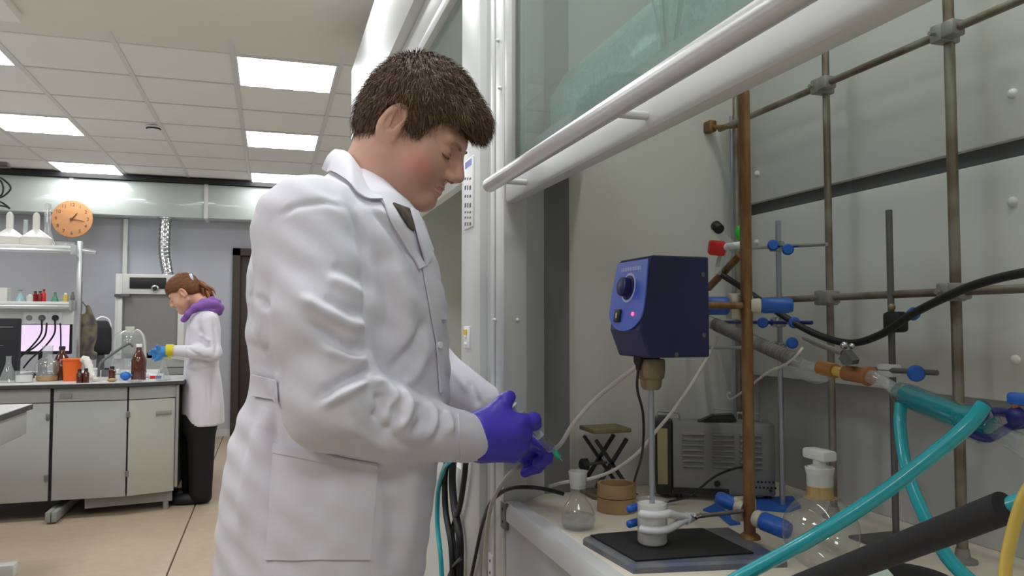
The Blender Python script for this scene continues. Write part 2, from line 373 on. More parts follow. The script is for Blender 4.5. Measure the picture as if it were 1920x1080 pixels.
# ================================================================== fume hood on the right
mat('hood_white', (204, 207, 206), 0.38, var=0.02, vscale=5); mat('hood_side', (190, 192, 191), 0.45, var=0.03, vscale=5)
mat('hood_liner', (208, 207, 202), 0.55, var=0.05, vscale=4); mat('hood_back', (222, 221, 217), 0.5, var=0.05, vscale=5)
mat('hood_low', (198, 198, 198), 0.5, var=0.06, vscale=5); mat('slot', (92, 92, 95), 0.7)
mat('worktop_cream', (226, 218, 202), 0.4, var=0.05, vscale=7); mat('sill', (204, 206, 206), 0.4); mat('cap_white', (228, 228, 226), 0.4)
mat('alu_white', (216, 217, 218), 0.3, 0.35); mat('alu', (205, 207, 210), 0.28, 0.9); mat('seal', (120, 120, 120), 0.6); mat('label_white', (236, 236, 240), 0.4); mat('label_blue', (108, 130, 205), 0.4)
mat('ink', (90, 90, 100), 0.6); mat('yellow', (214, 186, 60), 0.5); mat('black_plastic', (26, 26, 28), 0.45)
glass('sash_glass', (226, 235, 233), refl=1.3, haze=0.17, hazecol=(208, 226, 222))
XH, XB, YP = 0.437, 1.028, 1.53
hood = thing('fume_hood', 'large white fume hood with raised glass sash and rod lattice inside', 'fume hood', (0.75, 1.0, 0))
MB().box((.475, -0.6, .865), (1.19, YP, .90), bev=.003).build('worktop', 'worktop_cream', hood)
MB().prism([(XH, -.6, .872), (XH, -.6, .893), (XH + .006, -.6, .905), (.468, -.6, .905), (.474, -.6, .899), (.474, -.6, .872)], (0, 2.053, 0)).build('sill', 'sill', hood)
for y0, y1 in ((-.6, .35), (.354, 1.0), (1.004, 1.45)): MB().box((XH + .005, y0, .10), (.475, y1, .869), bev=.002).build('apron_panel', 'hood_side', hood)
MB().box((.52, -.6, 0), (1.15, 1.75, .10)).build('plinth', 'slot', hood)
MB().box((.475, -.6, .10), (1.19, 1.78, .862)).build('cabinet_body', 'hood_side', hood)
# pillar between the bays: face plate, recessed channel, sash guide
MB().box((XH - .004, 1.617, 0.1), (.62, 1.784, 2.62), bev=.004).build('pillar_face', 'hood_white', hood)
MB().box((XH + .012, 1.548, 0.1), (.60, 1.617, 2.62)).build('pillar_channel', 'hood_side', hood)
MB().box((XH + .001, 1.520, 0.1), (.60, 1.548, 2.62), bev=.002).build('guide_strip', 'hood_white', hood)
MB().box((XH + .008, 1.512, 0.1), (.60, 1.520, 2.62)).build('guide_groove', 'seal', hood)
JX, RX = aty(988, 600, 1.455).x, aty(1030, 600, 1.525).x
MB().box((XH + .002, 1.455, 0.1), (JX, 1.512, 2.62), bev=.002).build('jamb', 'hood_white', hood)
MB().prism([(JX, 1.46, .9), (RX, YP - .003, .9), (RX, YP + .03, .9), (JX, 1.53, .9)], (0, 0, 1.5)).build('jamb_return', 'hood_low', hood)
MB().box((RX - .01, YP, .9), (1.19, YP + .03, 2.35)).build('liner_panel', 'hood_liner', hood)
MB().box((XB, -.6, 1.136), (XB + .02, YP, 1.491), bev=.002).build('back_panel', 'hood_back', hood)
MB().box((XB, -.6, 1.518), (XB + .02, YP, 2.35), bev=.002).build('back_panel', 'hood_back', hood)
MB().box((XB + .045, -.6, .90), (XB + .06, YP, 1.2), bev=.002).build('back_panel', 'hood_low', hood)
MB().box((XB + .014, -.6, 1.48), (XB + .019, YP, 1.53)).build('exhaust_slot', 'slot', hood)
MB().box((XH + .03, -.6, 2.35), (1.19, YP + .03, 2.40)).build('roof_panel', 'hood_liner', hood)
MB().box((XH, -.6, 2.42), (1.19, 1.45, 2.62)).build('fascia', 'hood_white', hood)
MB().box((.52, -.63, .9), (1.19, -.6, 2.4)).build('liner_panel', 'hood_liner', hood)
mat('hood_fill_light', (255, 255, 255), 0.5, emit=(255, 252, 244), es=10.0)  # unseen emissive strip added under the roof to brighten the hood interior
MB().box((.74, -.3, 2.322), (.80, 1.2, 2.335)).build('fill_light_strip', 'hood_fill_light', hood); MB().box((.73, -.32, 2.335), (.81, 1.22, 2.35)).build('fill_light_tray', 'hood_white', hood)
def cap(p, n, r=.0075):
    p = Vector(p); n = Vector(n)
    MB().lathe([(r, 0), (r * .95, .003), (r * .6, .0055), (r * .2, .0065)], p, n, n=14).build('screw_cap', 'cap_white', hood)
for u, v in ((1899, 175), (1899, 378), (1905, 675), (1420, 326), (1419, 455)): cap(atx(u, v, XB), (-1, 0, 0))
for u, v in ((929, 600), (935, 76)): cap(atx(u, v, XH + .001), (-1, 0, 0), .004)
cap(aty(970, 600, 1.4555), (0, -1, 0), .004); cap(aty(1012, 508, 1.515), (0, -1, 0), .005); cap(atx(939, 165, XH + .001), (-1, 0, 0), .004)
# sash
sr = MB().box((XH + .004, -.6, 1.487), (XH + .03, 1.452, 1.547), bev=.006).build('sash_rail', 'hood_white', hood)
MB().box((XH + .002, 1.404, 1.547), (XH + .03, 1.452, 2.42), bev=.003).build('sash_stile', 'hood_white', hood)
MB().box((XH + .014, -.6, 1.547), (XH + .020, 1.404, 2.42)).build('sash_glass', 'sash_glass', hood)
MB().box((XH + .010, 1.398, 1.55), (XH + .014, 1.404, 2.42)).build('seal', 'seal', hood)
hb = MB(); h0, h1 = atx(918, 351, .392), atx(1462, -2, .392); zc = (h0.z + h1.z) / 2
hb.cone((.392, h0.y, zc), (.392, -.55, zc), .0135, n=24).cone((.392, h0.y, zc), (.392, h0.y + .003, zc), .0135, .011, 24)
hb = hb.build('handle_bar', 'alu_white', hood)
for y in (h0.y - .07, atx(1207, 195, XH).y, .35):
    MB().cone((.392, y, zc - .004), (XH + .006, y, zc - .004), .0055, n=12).build('bracket', 'hood_white', hood)
# label plate, switch plate, sockets
pl = thing('label_sheet', 'narrow white instruction label with blue square on the pillar', 'label', atx(877, 432, XH))
p0, p1 = atx(869, 432, XH - .008), atx(886, 291, XH - .008)
MB().box((XH - .0085, p1.y, p0.z), (XH - .004, p0.y, p1.z), bev=.001).build('plate', 'label_white', pl)
xx = XH - .0088
q0, q1 = atx(872, 318, xx), atx(884, 296, xx); MB().box((xx, q1.y, q0.z), (xx + .001, q0.y, q1.z)).build('blue_square', 'label_blue', pl)
for v, hgt in ((335, 6), (352, 10), (368, 7), (385, 10), (398, 5), (408, 5), (420, 8)):
    for u0, u1 in ((871, 874), (876, 878), (880, 883)):
        a, b = atx(u0, v + hgt * .5, xx), atx(u1, v - hgt * .5, xx); MB().box((xx, b.y, a.z), (xx + .0008, a.y, b.z)).build('print_mark', 'ink', pl)
sw = thing('switch_plate', 'small white switch plate with yellow mark on the pillar', 'switch', atx(873, 650, XH))
a, b = atx(869, 652, XH - .008), atx(879, 612, XH - .008); MB().box((XH - .008, b.y, a.z), (XH - .004, a.y, b.z), bev=.001).build('plate', 'label_white', sw)
a, b = atx(869, 628, XH - .009), atx(875, 618, XH - .009); MB().box((XH - .010, b.y, a.z), (XH - .0078, a.y, b.z)).build('yellow_mark', 'yellow', sw)
for v in (632, 645):
    a = atx(874, v, XH - .008); MB().cone((XH - .008, a.y, a.z), (XH - .013, a.y, a.z), .004).build('button', 'label_white', sw)
for k, (u, v, nm) in enumerate(((925, 1062, 'white wall socket low on the hood front'), (949, 966, 'small grey socket just under the hood sill'))):
    c = atx(u, v, XH + .005); so = thing('socket', nm, 'socket', c)
    MB().box((XH - .002, c.y - .016, c.z - .026), (XH + .0055, c.y + .016, c.z + .026), bev=.002).build('plate', 'label_white' if k == 0 else 'seal', so)
    for d in (-.012, .012): MB().cone((XH - .0015, c.y, c.z + d), (XH - .0028, c.y, c.z + d), .003).build('hole', 'dark', so)
# added board and roll behind the sash glass, shaped to imitate reflections in it
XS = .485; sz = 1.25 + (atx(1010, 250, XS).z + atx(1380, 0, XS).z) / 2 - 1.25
sh = tag(MB().box((XS, -.5, sz - .012), (XS + .16, 1.5, sz)).box((XS, -.5, sz - .055), (XS + .012, 1.5, sz - .012)).build('reflection_board', 'hood_white'), 'pale board added inside the hood to imitate a reflection in the sash glass', 'shelf')
mat('bubble', (190, 222, 224), 0.25, var=0.25, vscale=90, bump=1.0, bscale=60, coat=0.3)  # bubbly finish of the roll that imitates the pane's reflection
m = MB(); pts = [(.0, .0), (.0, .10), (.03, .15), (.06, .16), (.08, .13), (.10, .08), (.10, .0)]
tag(m.prism([(XS + .055 + a, .30, sz + b) for a, b in pts], (0, 1.16, 0)).build('reflection_roll', 'bubble', smooth=60), 'long bumpy roll added behind the glass to imitate its mottled reflection', 'reflection stand-in')
glass('rod_glass', (225, 240, 236), refl=2.5); glass('clear', (251, 252, 252), refl=1.6, haze=.03); glass('clear_haze', (248, 250, 250), refl=1.5, haze=.2)
mat('glass_white', (226, 232, 230), 0.15, coat=0.5)
pb = atx(1257, 95, .60); gb = thing('glass_starburst', 'fan of thin glass tubes added behind the sash to imitate a starburst reflection', 'starburst stand-in', (pb.x + .06, pb.y, sz))  # added tube fan stands in for a starburst reflecting in the pane
pb = atx(1257, 95, XS + .025); c0 = Vector((XS + .025, pb.y, sz))
MB().lathe([(.014, 0), (.016, .002), (.02, .06), (.022, .065)], c0, n=20, cap1=False).build('beaker', 'clear', gb)
for k in range(26):
    a = 2 * math.pi * k / 26 * 3.7; r = .003 + .009 * random.random(); d = Vector((math.cos(a) * .12 * r / .012, math.sin(a) * .42 * r / .012, 1)).normalized()
    MB().cone(c0 + Vector((math.cos(a) * r, math.sin(a) * r, .003)), c0 + Vector((math.cos(a) * r, math.sin(a) * r, .003)) + d * random.uniform(.12, .18), .0014, n=5).build('glass_tube', 'glass_white' if k % 3 else 'rod_glass', gb)
# the next bay of the hood, beyond the pillar
hd2 = thing('fume_hood', 'second white fume hood bay beyond the pillar, behind the man', 'fume hood', (0.75, 3.0, 0))
MB().box((.475, 1.784, .865), (1.19, 4.2, .90)).build('worktop', 'worktop_cream', hd2)
MB().box((XH, 1.784, .80), (.475, 4.2, .905), bev=.004).build('sill', 'sill', hd2)
MB().box((.475, 1.784, .10), (1.19, 4.2, .862)).build('cabinet_body', 'hood_side', hd2)
MB().box((.455, 1.79, .10), (.475, 2.9, .797), bev=.003).build('apron_panel', 'hood_side', hd2)
MB().box((.455, 2.904, .10), (.475, 4.15, .797), bev=.003).build('apron_panel', 'hood_side', hd2)
MB().box((.52, 1.784, 0), (1.15, 4.2, .10)).build('plinth', 'slot', hd2)
MB().box((XH + .035, 4.03, .9), (1.19, 4.05, 2.35)).build('liner_panel', 'hood_liner', hd2); MB().box((.60, 1.784, .9), (1.03, 1.80, 2.35)).build('liner_panel', 'hood_liner', hd2)
MB().box((XB, 1.784, .9), (XB + .02, 4.05, 2.35)).build('back_panel', 'hood_back', hd2)
MB().box((XH + .03, 1.784, 2.35), (1.19, 4.2, 2.40)).build('roof_panel', 'hood_liner', hd2)
MB().box((XH, 4.05, .1), (.60, 4.25, 2.62), bev=.004).build('pillar_face', 'hood_white', hd2)
MB().box((XH + .004, 1.79, 1.590), (XH + .03, 4.05, 1.665), bev=.006).build('sash_rail', 'hood_white', hd2)
MB().box((XH + .014, 1.79, 1.665), (XH + .02, 4.05, 2.1)).build('sash_glass', 'sash_glass', hd2)
MB().box((XH - .006, 1.79, 2.08), (XH + .03, 4.2, 2.115), bev=.003).box((XH + .004, 1.79, 2.115), (XH + .04, 4.2, 2.235), bev=.003).build('fascia', 'hood_white', hd2)
MB().box((XH - .03, 1.79, 2.235), (XH + .1, 4.2, 2.62), bev=.003).build('fascia', 'hood_white', hd2)
MB().cone((.392, 1.84, 1.64), (.392, 4.0, 1.64), .0135, n=20).build('handle_bar', 'hood_white', hd2)
MB().cone((.392, 1.83, 1.64), (.392, 1.841, 1.64), .0145, n=20).build('handle_end', 'black_plastic', hd2)

# ================================================================== apparatus inside the hood
WZ = .90
mat('rod_steel', (150, 144, 132), 0.42, 0.7, col2=(122, 106, 90), vscale=14, bump=.05, bscale=80); mat('rod_light', (176, 180, 192), 0.3, 0.8, var=.08)
mat('rod_grey', (112, 110, 110), 0.5, 0.6, var=.25, vscale=30); mat('rust', (142, 112, 74), 0.5, 0.3, col2=(120, 82, 50), vscale=9, stretch=(6, 6, 1.5), bump=.08)
mat('cast_grey', (150, 148, 142), 0.45, 0.5, var=.1); mat('blue_plastic', (34, 96, 190), 0.4); mat('blue_dark', (32, 38, 116), 0.4); mat('cream_plastic', (206, 200, 184), 0.45)
mat('white_coat', (214, 216, 222), 0.4); mat('chrome', (190, 190, 192), 0.2, 1.0); mat('motor_navy', (28, 32, 76), 0.42, var=.06); mat('motor_face', (66, 92, 190), 0.4); mat('motor_knob', (22, 26, 84), 0.4)
mat('led', (255, 60, 90), 0.4, emit=(255, 60, 90), es=4.0); mat('chuck', (138, 122, 96), 0.5, 0.3, var=.1); mat('print', (170, 182, 230), 0.5)
mat('plate_blue', (84, 94, 118), 0.45, 0.2, col2=(122, 122, 122), vscale=16); mat('rubber', (24, 24, 26), 0.8, bump=.1, bscale=200)
mat('liquid_white', (236, 234, 228), 0.4); mat('wood', (168, 140, 104), 0.6, var=.12, vscale=6, stretch=(2, 2, 14)); mat('red_plastic', (206, 36, 30), 0.4); mat('green_plastic', (36, 186, 60), 0.4)
mat('instr_grey', (138, 138, 138), 0.5, var=.05); mat('instr_dark', (44, 44, 46), 0.5); mat('screen_beige', (164, 150, 112), 0.4); mat('olive', (120, 112, 82), 0.6, var=.1)
mat('hose_teal', (34, 164, 178), 0.25, coat=.3); mat('hose_black', (24, 24, 26), 0.45); mat('hose_white', (206, 204, 196), 0.45); mat('foam_black', (40, 40, 42), 0.9, bump=.1, bscale=150)
mat('hose_yellow', (206, 178, 84), 0.3, coat=.3); mat('hose_orange', (172, 116, 52), 0.35, coat=.2); mat('cork_brown', (146, 96, 58), 0.5); mat('wrap_grey', (92, 88, 84), 0.6, col2=(120, 117, 114), vscale=40)
mat('fluid_teal', (16, 156, 172), 0.2, coat=.6); mat('paper_green', (186, 206, 190), 0.7); mat('frost', (226, 228, 226), 0.5, alpha=.75); mat('yellow_residue', (206, 172, 84), 0.4, alpha=.65)
glass('water', (246, 248, 248), refl=1.6); glass('condenser_glass', (220, 240, 240), refl=1.6)

# ---- lattice of rods fixed to the hood's back
XR = .975
lat = thing('rod_lattice', 'lattice of brown steel rods with cast clamps along the hood\'s back', 'rod lattice', (XR, 1.1, WZ))
vr = {}
for u, v0, v1, r in ((1556, 557, 557, .0065), (1792, 548, 548, .0078), (1384, 600, 600, .006)):
    p = atx(u, v0, XR); vr[u] = p
    z1 = atx(1552, 84, XR).z if u == 1556 else (atx(1384, 172, XR).z if u == 1384 else 2.1)
    MB().cone((XR, p.y, .903), (XR, p.y, z1), r, n=16).build('upright', 'rod_steel', lat)
    MB().lathe([(.02, 0), (.02, .004), (.011, .008), (.009, .02)], (XR, p.y, .9), n=16).build('foot', 'cast_grey', lat)
hz = [atx(1574, 146, XR - .016).z, atx(1680, 552, XR - .016).z]
for z, yb in zip(hz, (1.50, 1.47)):
    MB().cone((XR - .016, -.3, z), (XR - .016, yb, z), .0063, n=16).build('rail', 'rod_steel', lat)
    for u in (1556, 1792):
        p = vr[u]; MB().box((XR - .027, p.y - .011, z - .0135), (XR + .011, p.y + .011, z + .0135), bev=.003).build('cross_clamp', 'cast_grey', lat)
        MB().box((XR - .03, p.y - .034, z - .012), (XR - .004, p.y - .011, z + .012), bev=.004).build('cross_clamp', 'cast_grey', lat)
        MB().cone((XR - .030, p.y + .002, z), (XR - .036, p.y + .002, z), .0035, n=8).build('bolt', 'cast_grey', lat)
pe = atx(1320, 240, .94); pf = atx(1384, 236, .965)
MB().cone(pe, pf, .005, n=12).build('stub_rod', 'rust', lat); MB().box(pe + Vector((-.004, -.03, -.014)), pe + Vector((.016, .0, .012)), bev=.004).build('cross_clamp', 'rust', lat)
MB().ball(pe + Vector((-.008, .008, .004)), .007).build('bolt', 'rust', lat)
pz = atx(1374, 470, XR + .02); MB().cone((XR + .02, pz.y, .95), (XR + .02, pz.y, 1.72), .004, n=10).build('thin_rod', 'rod_light', lat)

def knob(m, p, d, r, l, n=18):     # ribbed hand knob
    d = Vector(d).normalized(); prof = [(r * .85, 0), (r, l * .08), (r, l * .85), (r * .8, l)]
    return m.lathe(prof, p, d, n=n)
# ---- rusty stand with base plate
plate_px = [(1093, 1007), (1187, 1060), (1476, 1048), (1369, 988), (1187, 996), (1120, 999)]
top = [atz(u, v, .912) for u, v in plate_px]
std = thing('lab_stand', 'rust-brown lab stand with heavy black-matted base plate', 'lab stand', (.6, 1.04, WZ))
bm = MB(); lo = [Vector((p.x, p.y, WZ)) for p in top]; cen = sum(top, Vector()) / 6
inn = [p + (cen - p) * .03 for p in top]; n = 6
bm.add(lo + [Vector((p.x, p.y, .908)) for p in top] + inn, [tuple(range(6))[::-1], tuple(range(12, 18))] + [(k, (k + 1) % 6, 6 + (k + 1) % 6, 6 + k) for k in range(6)] + [(6 + k, 6 + (k + 1) % 6, 12 + (k + 1) % 6, 12 + k) for k in range(6)]).build('base_plate', 'plate_blue', std, smooth=20)
mp = [atz(u, v, .9125) for u, v in ((1107, 1005), (1192, 1053), (1413, 1038), (1317, 992), (1190, 997))]
MB().prism(mp, (0, 0, .002)).build('rubber_mat', 'rubber', std, smooth=20)
RB = atz(1406, 1008, .912); RT = atx(1394, 172, RB.x).z
MB().cone((RB.x, RB.y, .911), (RB.x, RB.y, RT), .0092, n=20).build('rod', 'rust', std)
MB().lathe([(.017, 0), (.016, .004), (.011, .008)], (RB.x, RB.y, .911), n=20).build('collar', 'rust', std)
# the two boss clamps on the stand
def at_rod(v): return Vector((RB.x, RB.y, atx(1400, v, RB.x).z))
vd = Vector((.46, .887, 0)); vr_ = Vector((.887, -.46, 0))        # away from and across the line of sight here
c1 = at_rod(573); k1 = thing('boss_clamp', 'cream and blue boss clamp holding the stirrer on the stand', 'clamp', c1)
MB().box(c1 + vd * .017 + Vector((-.030, -.006, -.022)), c1 + vd * .017 + Vector((.014, .014, .02)), bev=.006).build('body', 'cream_plastic', k1)
MB().lathe([(.0105, .006), (.0115, .01), (.0115, .02), (.0095, .022)], c1, vr_, n=20).build('collar', 'cream_plastic', k1)
knob(MB(), c1 + vr_ * .022, vr_, .0125, .048).build('knob', 'blue_plastic', k1)
knob(MB(), c1 - vr_ * .026 + vd * .012, -vr_, .015, .042).build('knob', 'blue_plastic', k1)
c2 = at_rod(955); k2 = thing('boss_clamp', 'cream and blue boss clamp low on the stand by the cup', 'clamp', c2)
MB().box(c2 + vd * .016 + Vector((-.026, -.006, -.02)), c2 + vd * .016 + Vector((.014, .014, .018)), bev=.006).build('body', 'cream_plastic', k2)
dk = (vr_ * 1 - vd * .75 + Vector((0, 0, -.22))).normalized()
MB().lathe([(.011, .008), (.0135, .012), (.0135, .02), (.01, .022)], c2 + Vector((0, 0, -.008)), dk, n=20).build('collar', 'cream_plastic', k2)
knob(MB(), c2 + dk * .021 + Vector((0, 0, -.008)), dk, .0145, .046).build('knob', 'blue_plastic', k2)
dk2 = (-vr_ + vd * .6 + Vector((0, 0, .25))).normalized()
MB().lathe([(.011, .010), (.012, .014), (.012, .022), (.01, .024)], c2, dk2, n=20).build('collar', 'cream_plastic', k2)
knob(MB(), c2 + dk2 * .022, dk2, .012, .034).build('knob', 'blue_plastic', k2)

# ---- beaker of white liquid and its clamp
cb = atz(1219, 1024, .9147); cb = Vector((cb.x + .010, cb.y + .012, .9147)); cup_r = .0228
bk = thing('beaker', 'small glass beaker filled with white liquid under the stirrer', 'beaker', cb)
ztop = aty(1219, 938, cb.y).z - cb.z
MB().lathe([(cup_r - .003, 0), (cup_r, .003), (cup_r, ztop * .97), (cup_r + .0025, ztop), (cup_r + .001, ztop + .0008), (cup_r - .0014, ztop * .97), (cup_r - .0014, .004)], cb, n=32, cap1=False).build('glass_wall', 'clear', bk)
MB().lathe([(cup_r - .0034, .0006), (cup_r - .0006, .004), (cup_r - .0006, ztop * .93), (cup_r - .004, ztop * .925)], cb, n=32).build('liquid', 'liquid_white', bk)
kc = thing('beaker_clamp', 'white two-prong clamp gripping the beaker, blue-tipped jaws', 'clamp', cb + Vector((.03, 0, .03)))
piv = aty(1290, 970, cb.y + .0); 
for v, s in ((966, 1), (995, -1)):
    zz = aty(1219, v, cb.y - cup_r).z; pts = []
    for t in range(9):
        a = math.radians(205 + t * 13); pts.append(Vector((cb.x + (cup_r + .0045) * math.cos(a), cb.y + (cup_r + .0045) * math.sin(a), zz)))
    pts += [Vector((cb.x + .032, cb.y - .016, zz * .6 + piv.z * .4)), piv]
    MB().tube(spline(pts, 3), .0062, 10).build('jaw', 'white_coat', kc)
    zb = zz + .002
    MB().lathe([(.003, 0), (.006, .003), (.006, .022)], Vector((cb.x - cup_r - .012, cb.y + .012, zb)), (.9, .45, 0), n=14).build('jaw_tip', 'blue_plastic', kc)
MB().cone(piv + Vector((-.006, -.004, 0)), piv + Vector((.012, .002, 0)), .010, .006, 14).build('hub', 'white_coat', kc)
for s in (-1, 1): MB().box((-.0015, -.004, 0), (.0015, .004, .012), M=Matrix.Translation(piv + Vector((.008, -.008, 0))) @ Matrix.Rotation(s * .8, 4, 'Y') @ Matrix.Rotation(.6, 4, 'X'), bev=.001).build('wing_screw', 'chrome', kc)
MB().cone(piv, c2 + Vector((-.012, 0, 0)), .0035, n=12).build('arm', 'rod_grey', kc)

# ---- overhead stirrer
st = thing('overhead_stirrer', 'navy blue overhead stirrer motor with bright blue control face', 'stirrer', (cb.x, cb.y, 1.2))
zT, zB = aty(1224, 479, cb.y - .05).z, aty(1224, 671, cb.y - .05).z; hH = zT - zB
# box frame: front axis d points to the man and a little to the camera, w across
fa = math.radians(1); d = Vector((-math.cos(fa), -math.sin(fa), 0)); wv = Vector((-d.y, d.x, 0))
Lb, Wb = .104, .102; org = Vector((cb.x + .017, cb.y - .005, 0))
def SB(a, b, z): return org + d * a + wv * b + Vector((0, 0, z))
# profile along d: back -Lb/2 .. front
prof = [(-Lb * .5, zB), (Lb * .47, zB), (Lb * .62, zB + hH * .27), (Lb * .46, zT - .004), (Lb * .42, zT), (-Lb * .5, zT)]
m = MB(); bw = .006
for s0 in ((Wb / 2,), ): pass
ringA = [SB(a, Wb / 2, z) for a, z in prof]; ringB = [SB(a, -Wb / 2, z) for a, z in prof]; k = len(prof)
m.add(ringA + ringB, [tuple(range(k)), tuple(range(k, 2 * k))[::-1]] + [(i, k + i, k + (i + 1) % k, (i + 1) % k) for i in range(k)])
hs = m.build('housing', 'motor_navy', st, smooth=20)
bv = hs.modifiers.new('bevel', 'BEVEL'); bv.width = .004; bv.segments = 2
# control face: plate with rounded lower end on the sloping front
fa0 = SB(Lb * .62, 0, zB + hH * .27); fa1 = SB(Lb * .46, 0, zT - .004); up = (fa1 - fa0).normalized(); nf = wv.cross(up); nf = nf if nf.dot(d) > 0 else -nf
hl = (fa1 - fa0).length
def FP(b, t, off): return fa0 + wv * b + up * t + nf * off
outl = [(-.045, hl * .985), (.045, hl * .985), (.05, hl * .5)] + [(.05 * math.cos(a), hl * .28 + hl * .30 * math.sin(a)) for a in np.linspace(0, -math.pi, 15)] + [(-.05, hl * .5)]
wm = 1.12
MB().prism([FP(b * wm, t, .0004) for b, t in outl], nf * .002).build('control_face', 'motor_face', st, smooth=30)
kb = FP(.0, hl * .60, .002); MB().lathe([(.019, 0), (.019, .002), (.015, .003), (.0145, .013), (.012, .015)], kb, nf, n=24).build('speed_knob', 'motor_knob', st)
MB().lathe([(.023, 0), (.023, .0008)], kb, nf, n=28).build('dial_ring', 'print', st)
rk = FP(.022 * (1 if wv.dot(Vector((-1, 1, 0))) > 0 else -1), hl * .20, .002); Mr = Matrix((( wv.x, up.x, nf.x, rk.x), (wv.y, up.y, nf.y, rk.y), (wv.z, up.z, nf.z, rk.z), (0, 0, 0, 1)))
MB().box((-.010, -.010, 0), (.010, .010, .004), M=Mr, bev=.0015).build('rocker_switch', 'black_plastic', st)
MB().box((-.0012, -.004, .004), (.0012, .004, .0045), M=Mr).build('switch_mark', 'label_white', st)
sgn = 1 if wv.dot(Vector((-1, 1, 0))) > 0 else -1
ld = FP(-.026 * sgn, hl * .22, .002); MB().lathe([(.003, 0), (.0025, .002), (.001, .003)], ld, nf, n=12).build('indicator_lamp', 'led', st)
for t, w2 in ((.87, .030), ): 
    for q in range(12):
        b = -w2 + q * w2 * 2 / 11
        a_, b_ = FP(b - .0016, hl * t - .0022, .0024), FP(b + .0016, hl * t + .0022, .0024); MB().prism([FP(b - .0018, hl * t - .003, .0024), FP(b + .0018, hl * t - .003, .0024), FP(b + .0018, hl * t + .003, .0024), FP(b - .0018, hl * t + .003, .0024)], nf * .0003).build('print_mark', 'print', st)
for sx, tz in ((-.40, .82), (-.40, .22), (.05, .03)):
    sd_ = -sgn; p = SB(Lb * sx, 0, zB + hH * tz) ; side = Wb / 2 * (1 if wv.y < 0 else -1)
    MB().cone(p + wv * side, p + wv * (side * 1.02), .0035, n=10).build('case_screw', 'slot', st)
zc_ = zB
MB().lathe([(.014, .006), (.014, -.006)], (cb.x, cb.y, zc_), n=20).build('spindle', 'motor_navy', st)
MB().lathe([(.0205, 0), (.0215, -.003), (.0215, -.020), (.0205, -.023), (.0205, -.028), (.0165, -.032), (.0158, -.042), (.012, -.047)], (cb.x, cb.y, zc_ - .004), n=24).build('chuck', 'chuck', st)
MB().cone((cb.x, cb.y, zc_ - .045), (cb.x, cb.y, cb.z + .012), .0042, n=14).build('shaft', 'rod_light', st)
MB().lathe([(.014, 0), (.014, .004)], (cb.x, cb.y, cb.z + .008), n=16).build('paddle', 'rod_light', st)
MB().cone(SB(-Lb * .5, 0, c1.z), c1 + Vector((-.01, 0, 0)), .0058, n=14).build('mounting_rod', 'rust', st)
pc = SB(Lb * .40, .0, zB)
MB().lathe([(.007, 0), (.007, -.008), (.004, -.014), (.0035, -.02)], pc, n=12).build('cable_gland', 'black_plastic', st)
MB().tube(spline([pc + Vector((0, 0, -.018)), aty(1195, 730, pc.y), aty(1206, 780, pc.y + .03), aty(1204, 850, pc.y + .10), atz(1190, 925, .905), atz(1260, 922, .904)], 8), .0022, 8).build('power_cable', 'hose_black', st)

# ---- conical flask of water, wooden sieves, lab jack, small bottle
fb = atz(1084, 992, WZ); fk = thing('flask', 'squat clear glass flask half full of water near the sill', 'flask', fb)
s_ = (atz(1116, 992, WZ) - atz(1052, 992, WZ)).length / 2
zn = aty(1084, 882, fb.y).z - WZ
MB().lathe([(s_ * .62, 0), (s_ * .9, .003), (s_ * 1.0, .016), (s_ * .98, .026), (s_ * .8, .040), (s_ * .46, .052), (s_ * .42, .06), (s_ * .5, zn * .72), (s_ * .55, zn), (s_ * .5, zn), (s_ * .45, zn * .72)], fb, n=32, cap1=False).build('glass_wall', 'clear', fk)
MB().lathe([(s_ * .6, .002), (s_ * .86, .004), (s_ * .95, .016), (s_ * .92, .024)], fb, n=32).build('water', 'water', fk)
MB().lathe([(s_ * .43, zn * .70), (s_ * .56, zn * .99), (s_ * .52, zn * .99), (s_ * .41, zn * .70)], fb, n=32, cap0=False, cap1=False).build('ground_neck', 'frost', fk)
wb = atz(1165, 962, WZ); wr = .036
for k, (z0, z1) in enumerate(((0, .026), (.0275, .0515))):
    t = tag(MB().lathe([(wr, z0), (wr + .0006, z0 + .002), (wr, z1), (wr - .005, z1), (wr - .006, z0 + .004), (.001, z0 + .004)], (wb.x, wb.y + .02, WZ), n=36, cap1=False).build('sieve', 'wood'), ['round wooden sieve ring, lower of the stacked pair', 'round wooden sieve ring, upper of the stacked pair'][k], 'sieve', 'wooden sieves')
jb = atz(1150, 893, WZ); jb = Vector((min(jb.x, .66), min(jb.y, 1.46), WZ)); lj = thing('lab_jack', 'olive lab jack with scissor legs and black knob behind the sieves', 'lab jack', jb)
jz = aty(1150, 800, jb.y).z
jx = .042
MB().box((jb.x - jx, jb.y - .03, jz - .009), (jb.x + jx, jb.y + .045, jz), bev=.002).build('top_plate', 'olive', lj)
MB().box((jb.x - jx, jb.y - .03, WZ), (jb.x + jx, jb.y + .045, WZ + .008), bev=.002).build('base_plate', 'olive', lj)
for yy in (-.024, .038):
    for s in (-1, 1): MB().box((-.003, -.004, -.058), (.003, .004, .058), M=Matrix.Translation((jb.x, jb.y + yy, (jz + WZ) / 2)) @ Matrix.Rotation(s * .62, 4, 'Y')).build('scissor_arm', 'instr_dark', lj)
kp = aty(1097, 871, jb.y - .01)
MB().cone(kp, Vector((jb.x, jb.y, kp.z)), .003, n=10).build('screw_rod', 'rod_grey', lj)
MB().lathe([(.006, -.008), (.0125, -.005), (.0125, .008), (.006, .012)], kp, (-1, 0, 0), n=8).build('knob', 'black_plastic', lj)
sb = atz(1022, 916, WZ); bt = thing('plastic_bottle', 'small cloudy white plastic bottle at the hood\'s inner corner', 'bottle', sb)
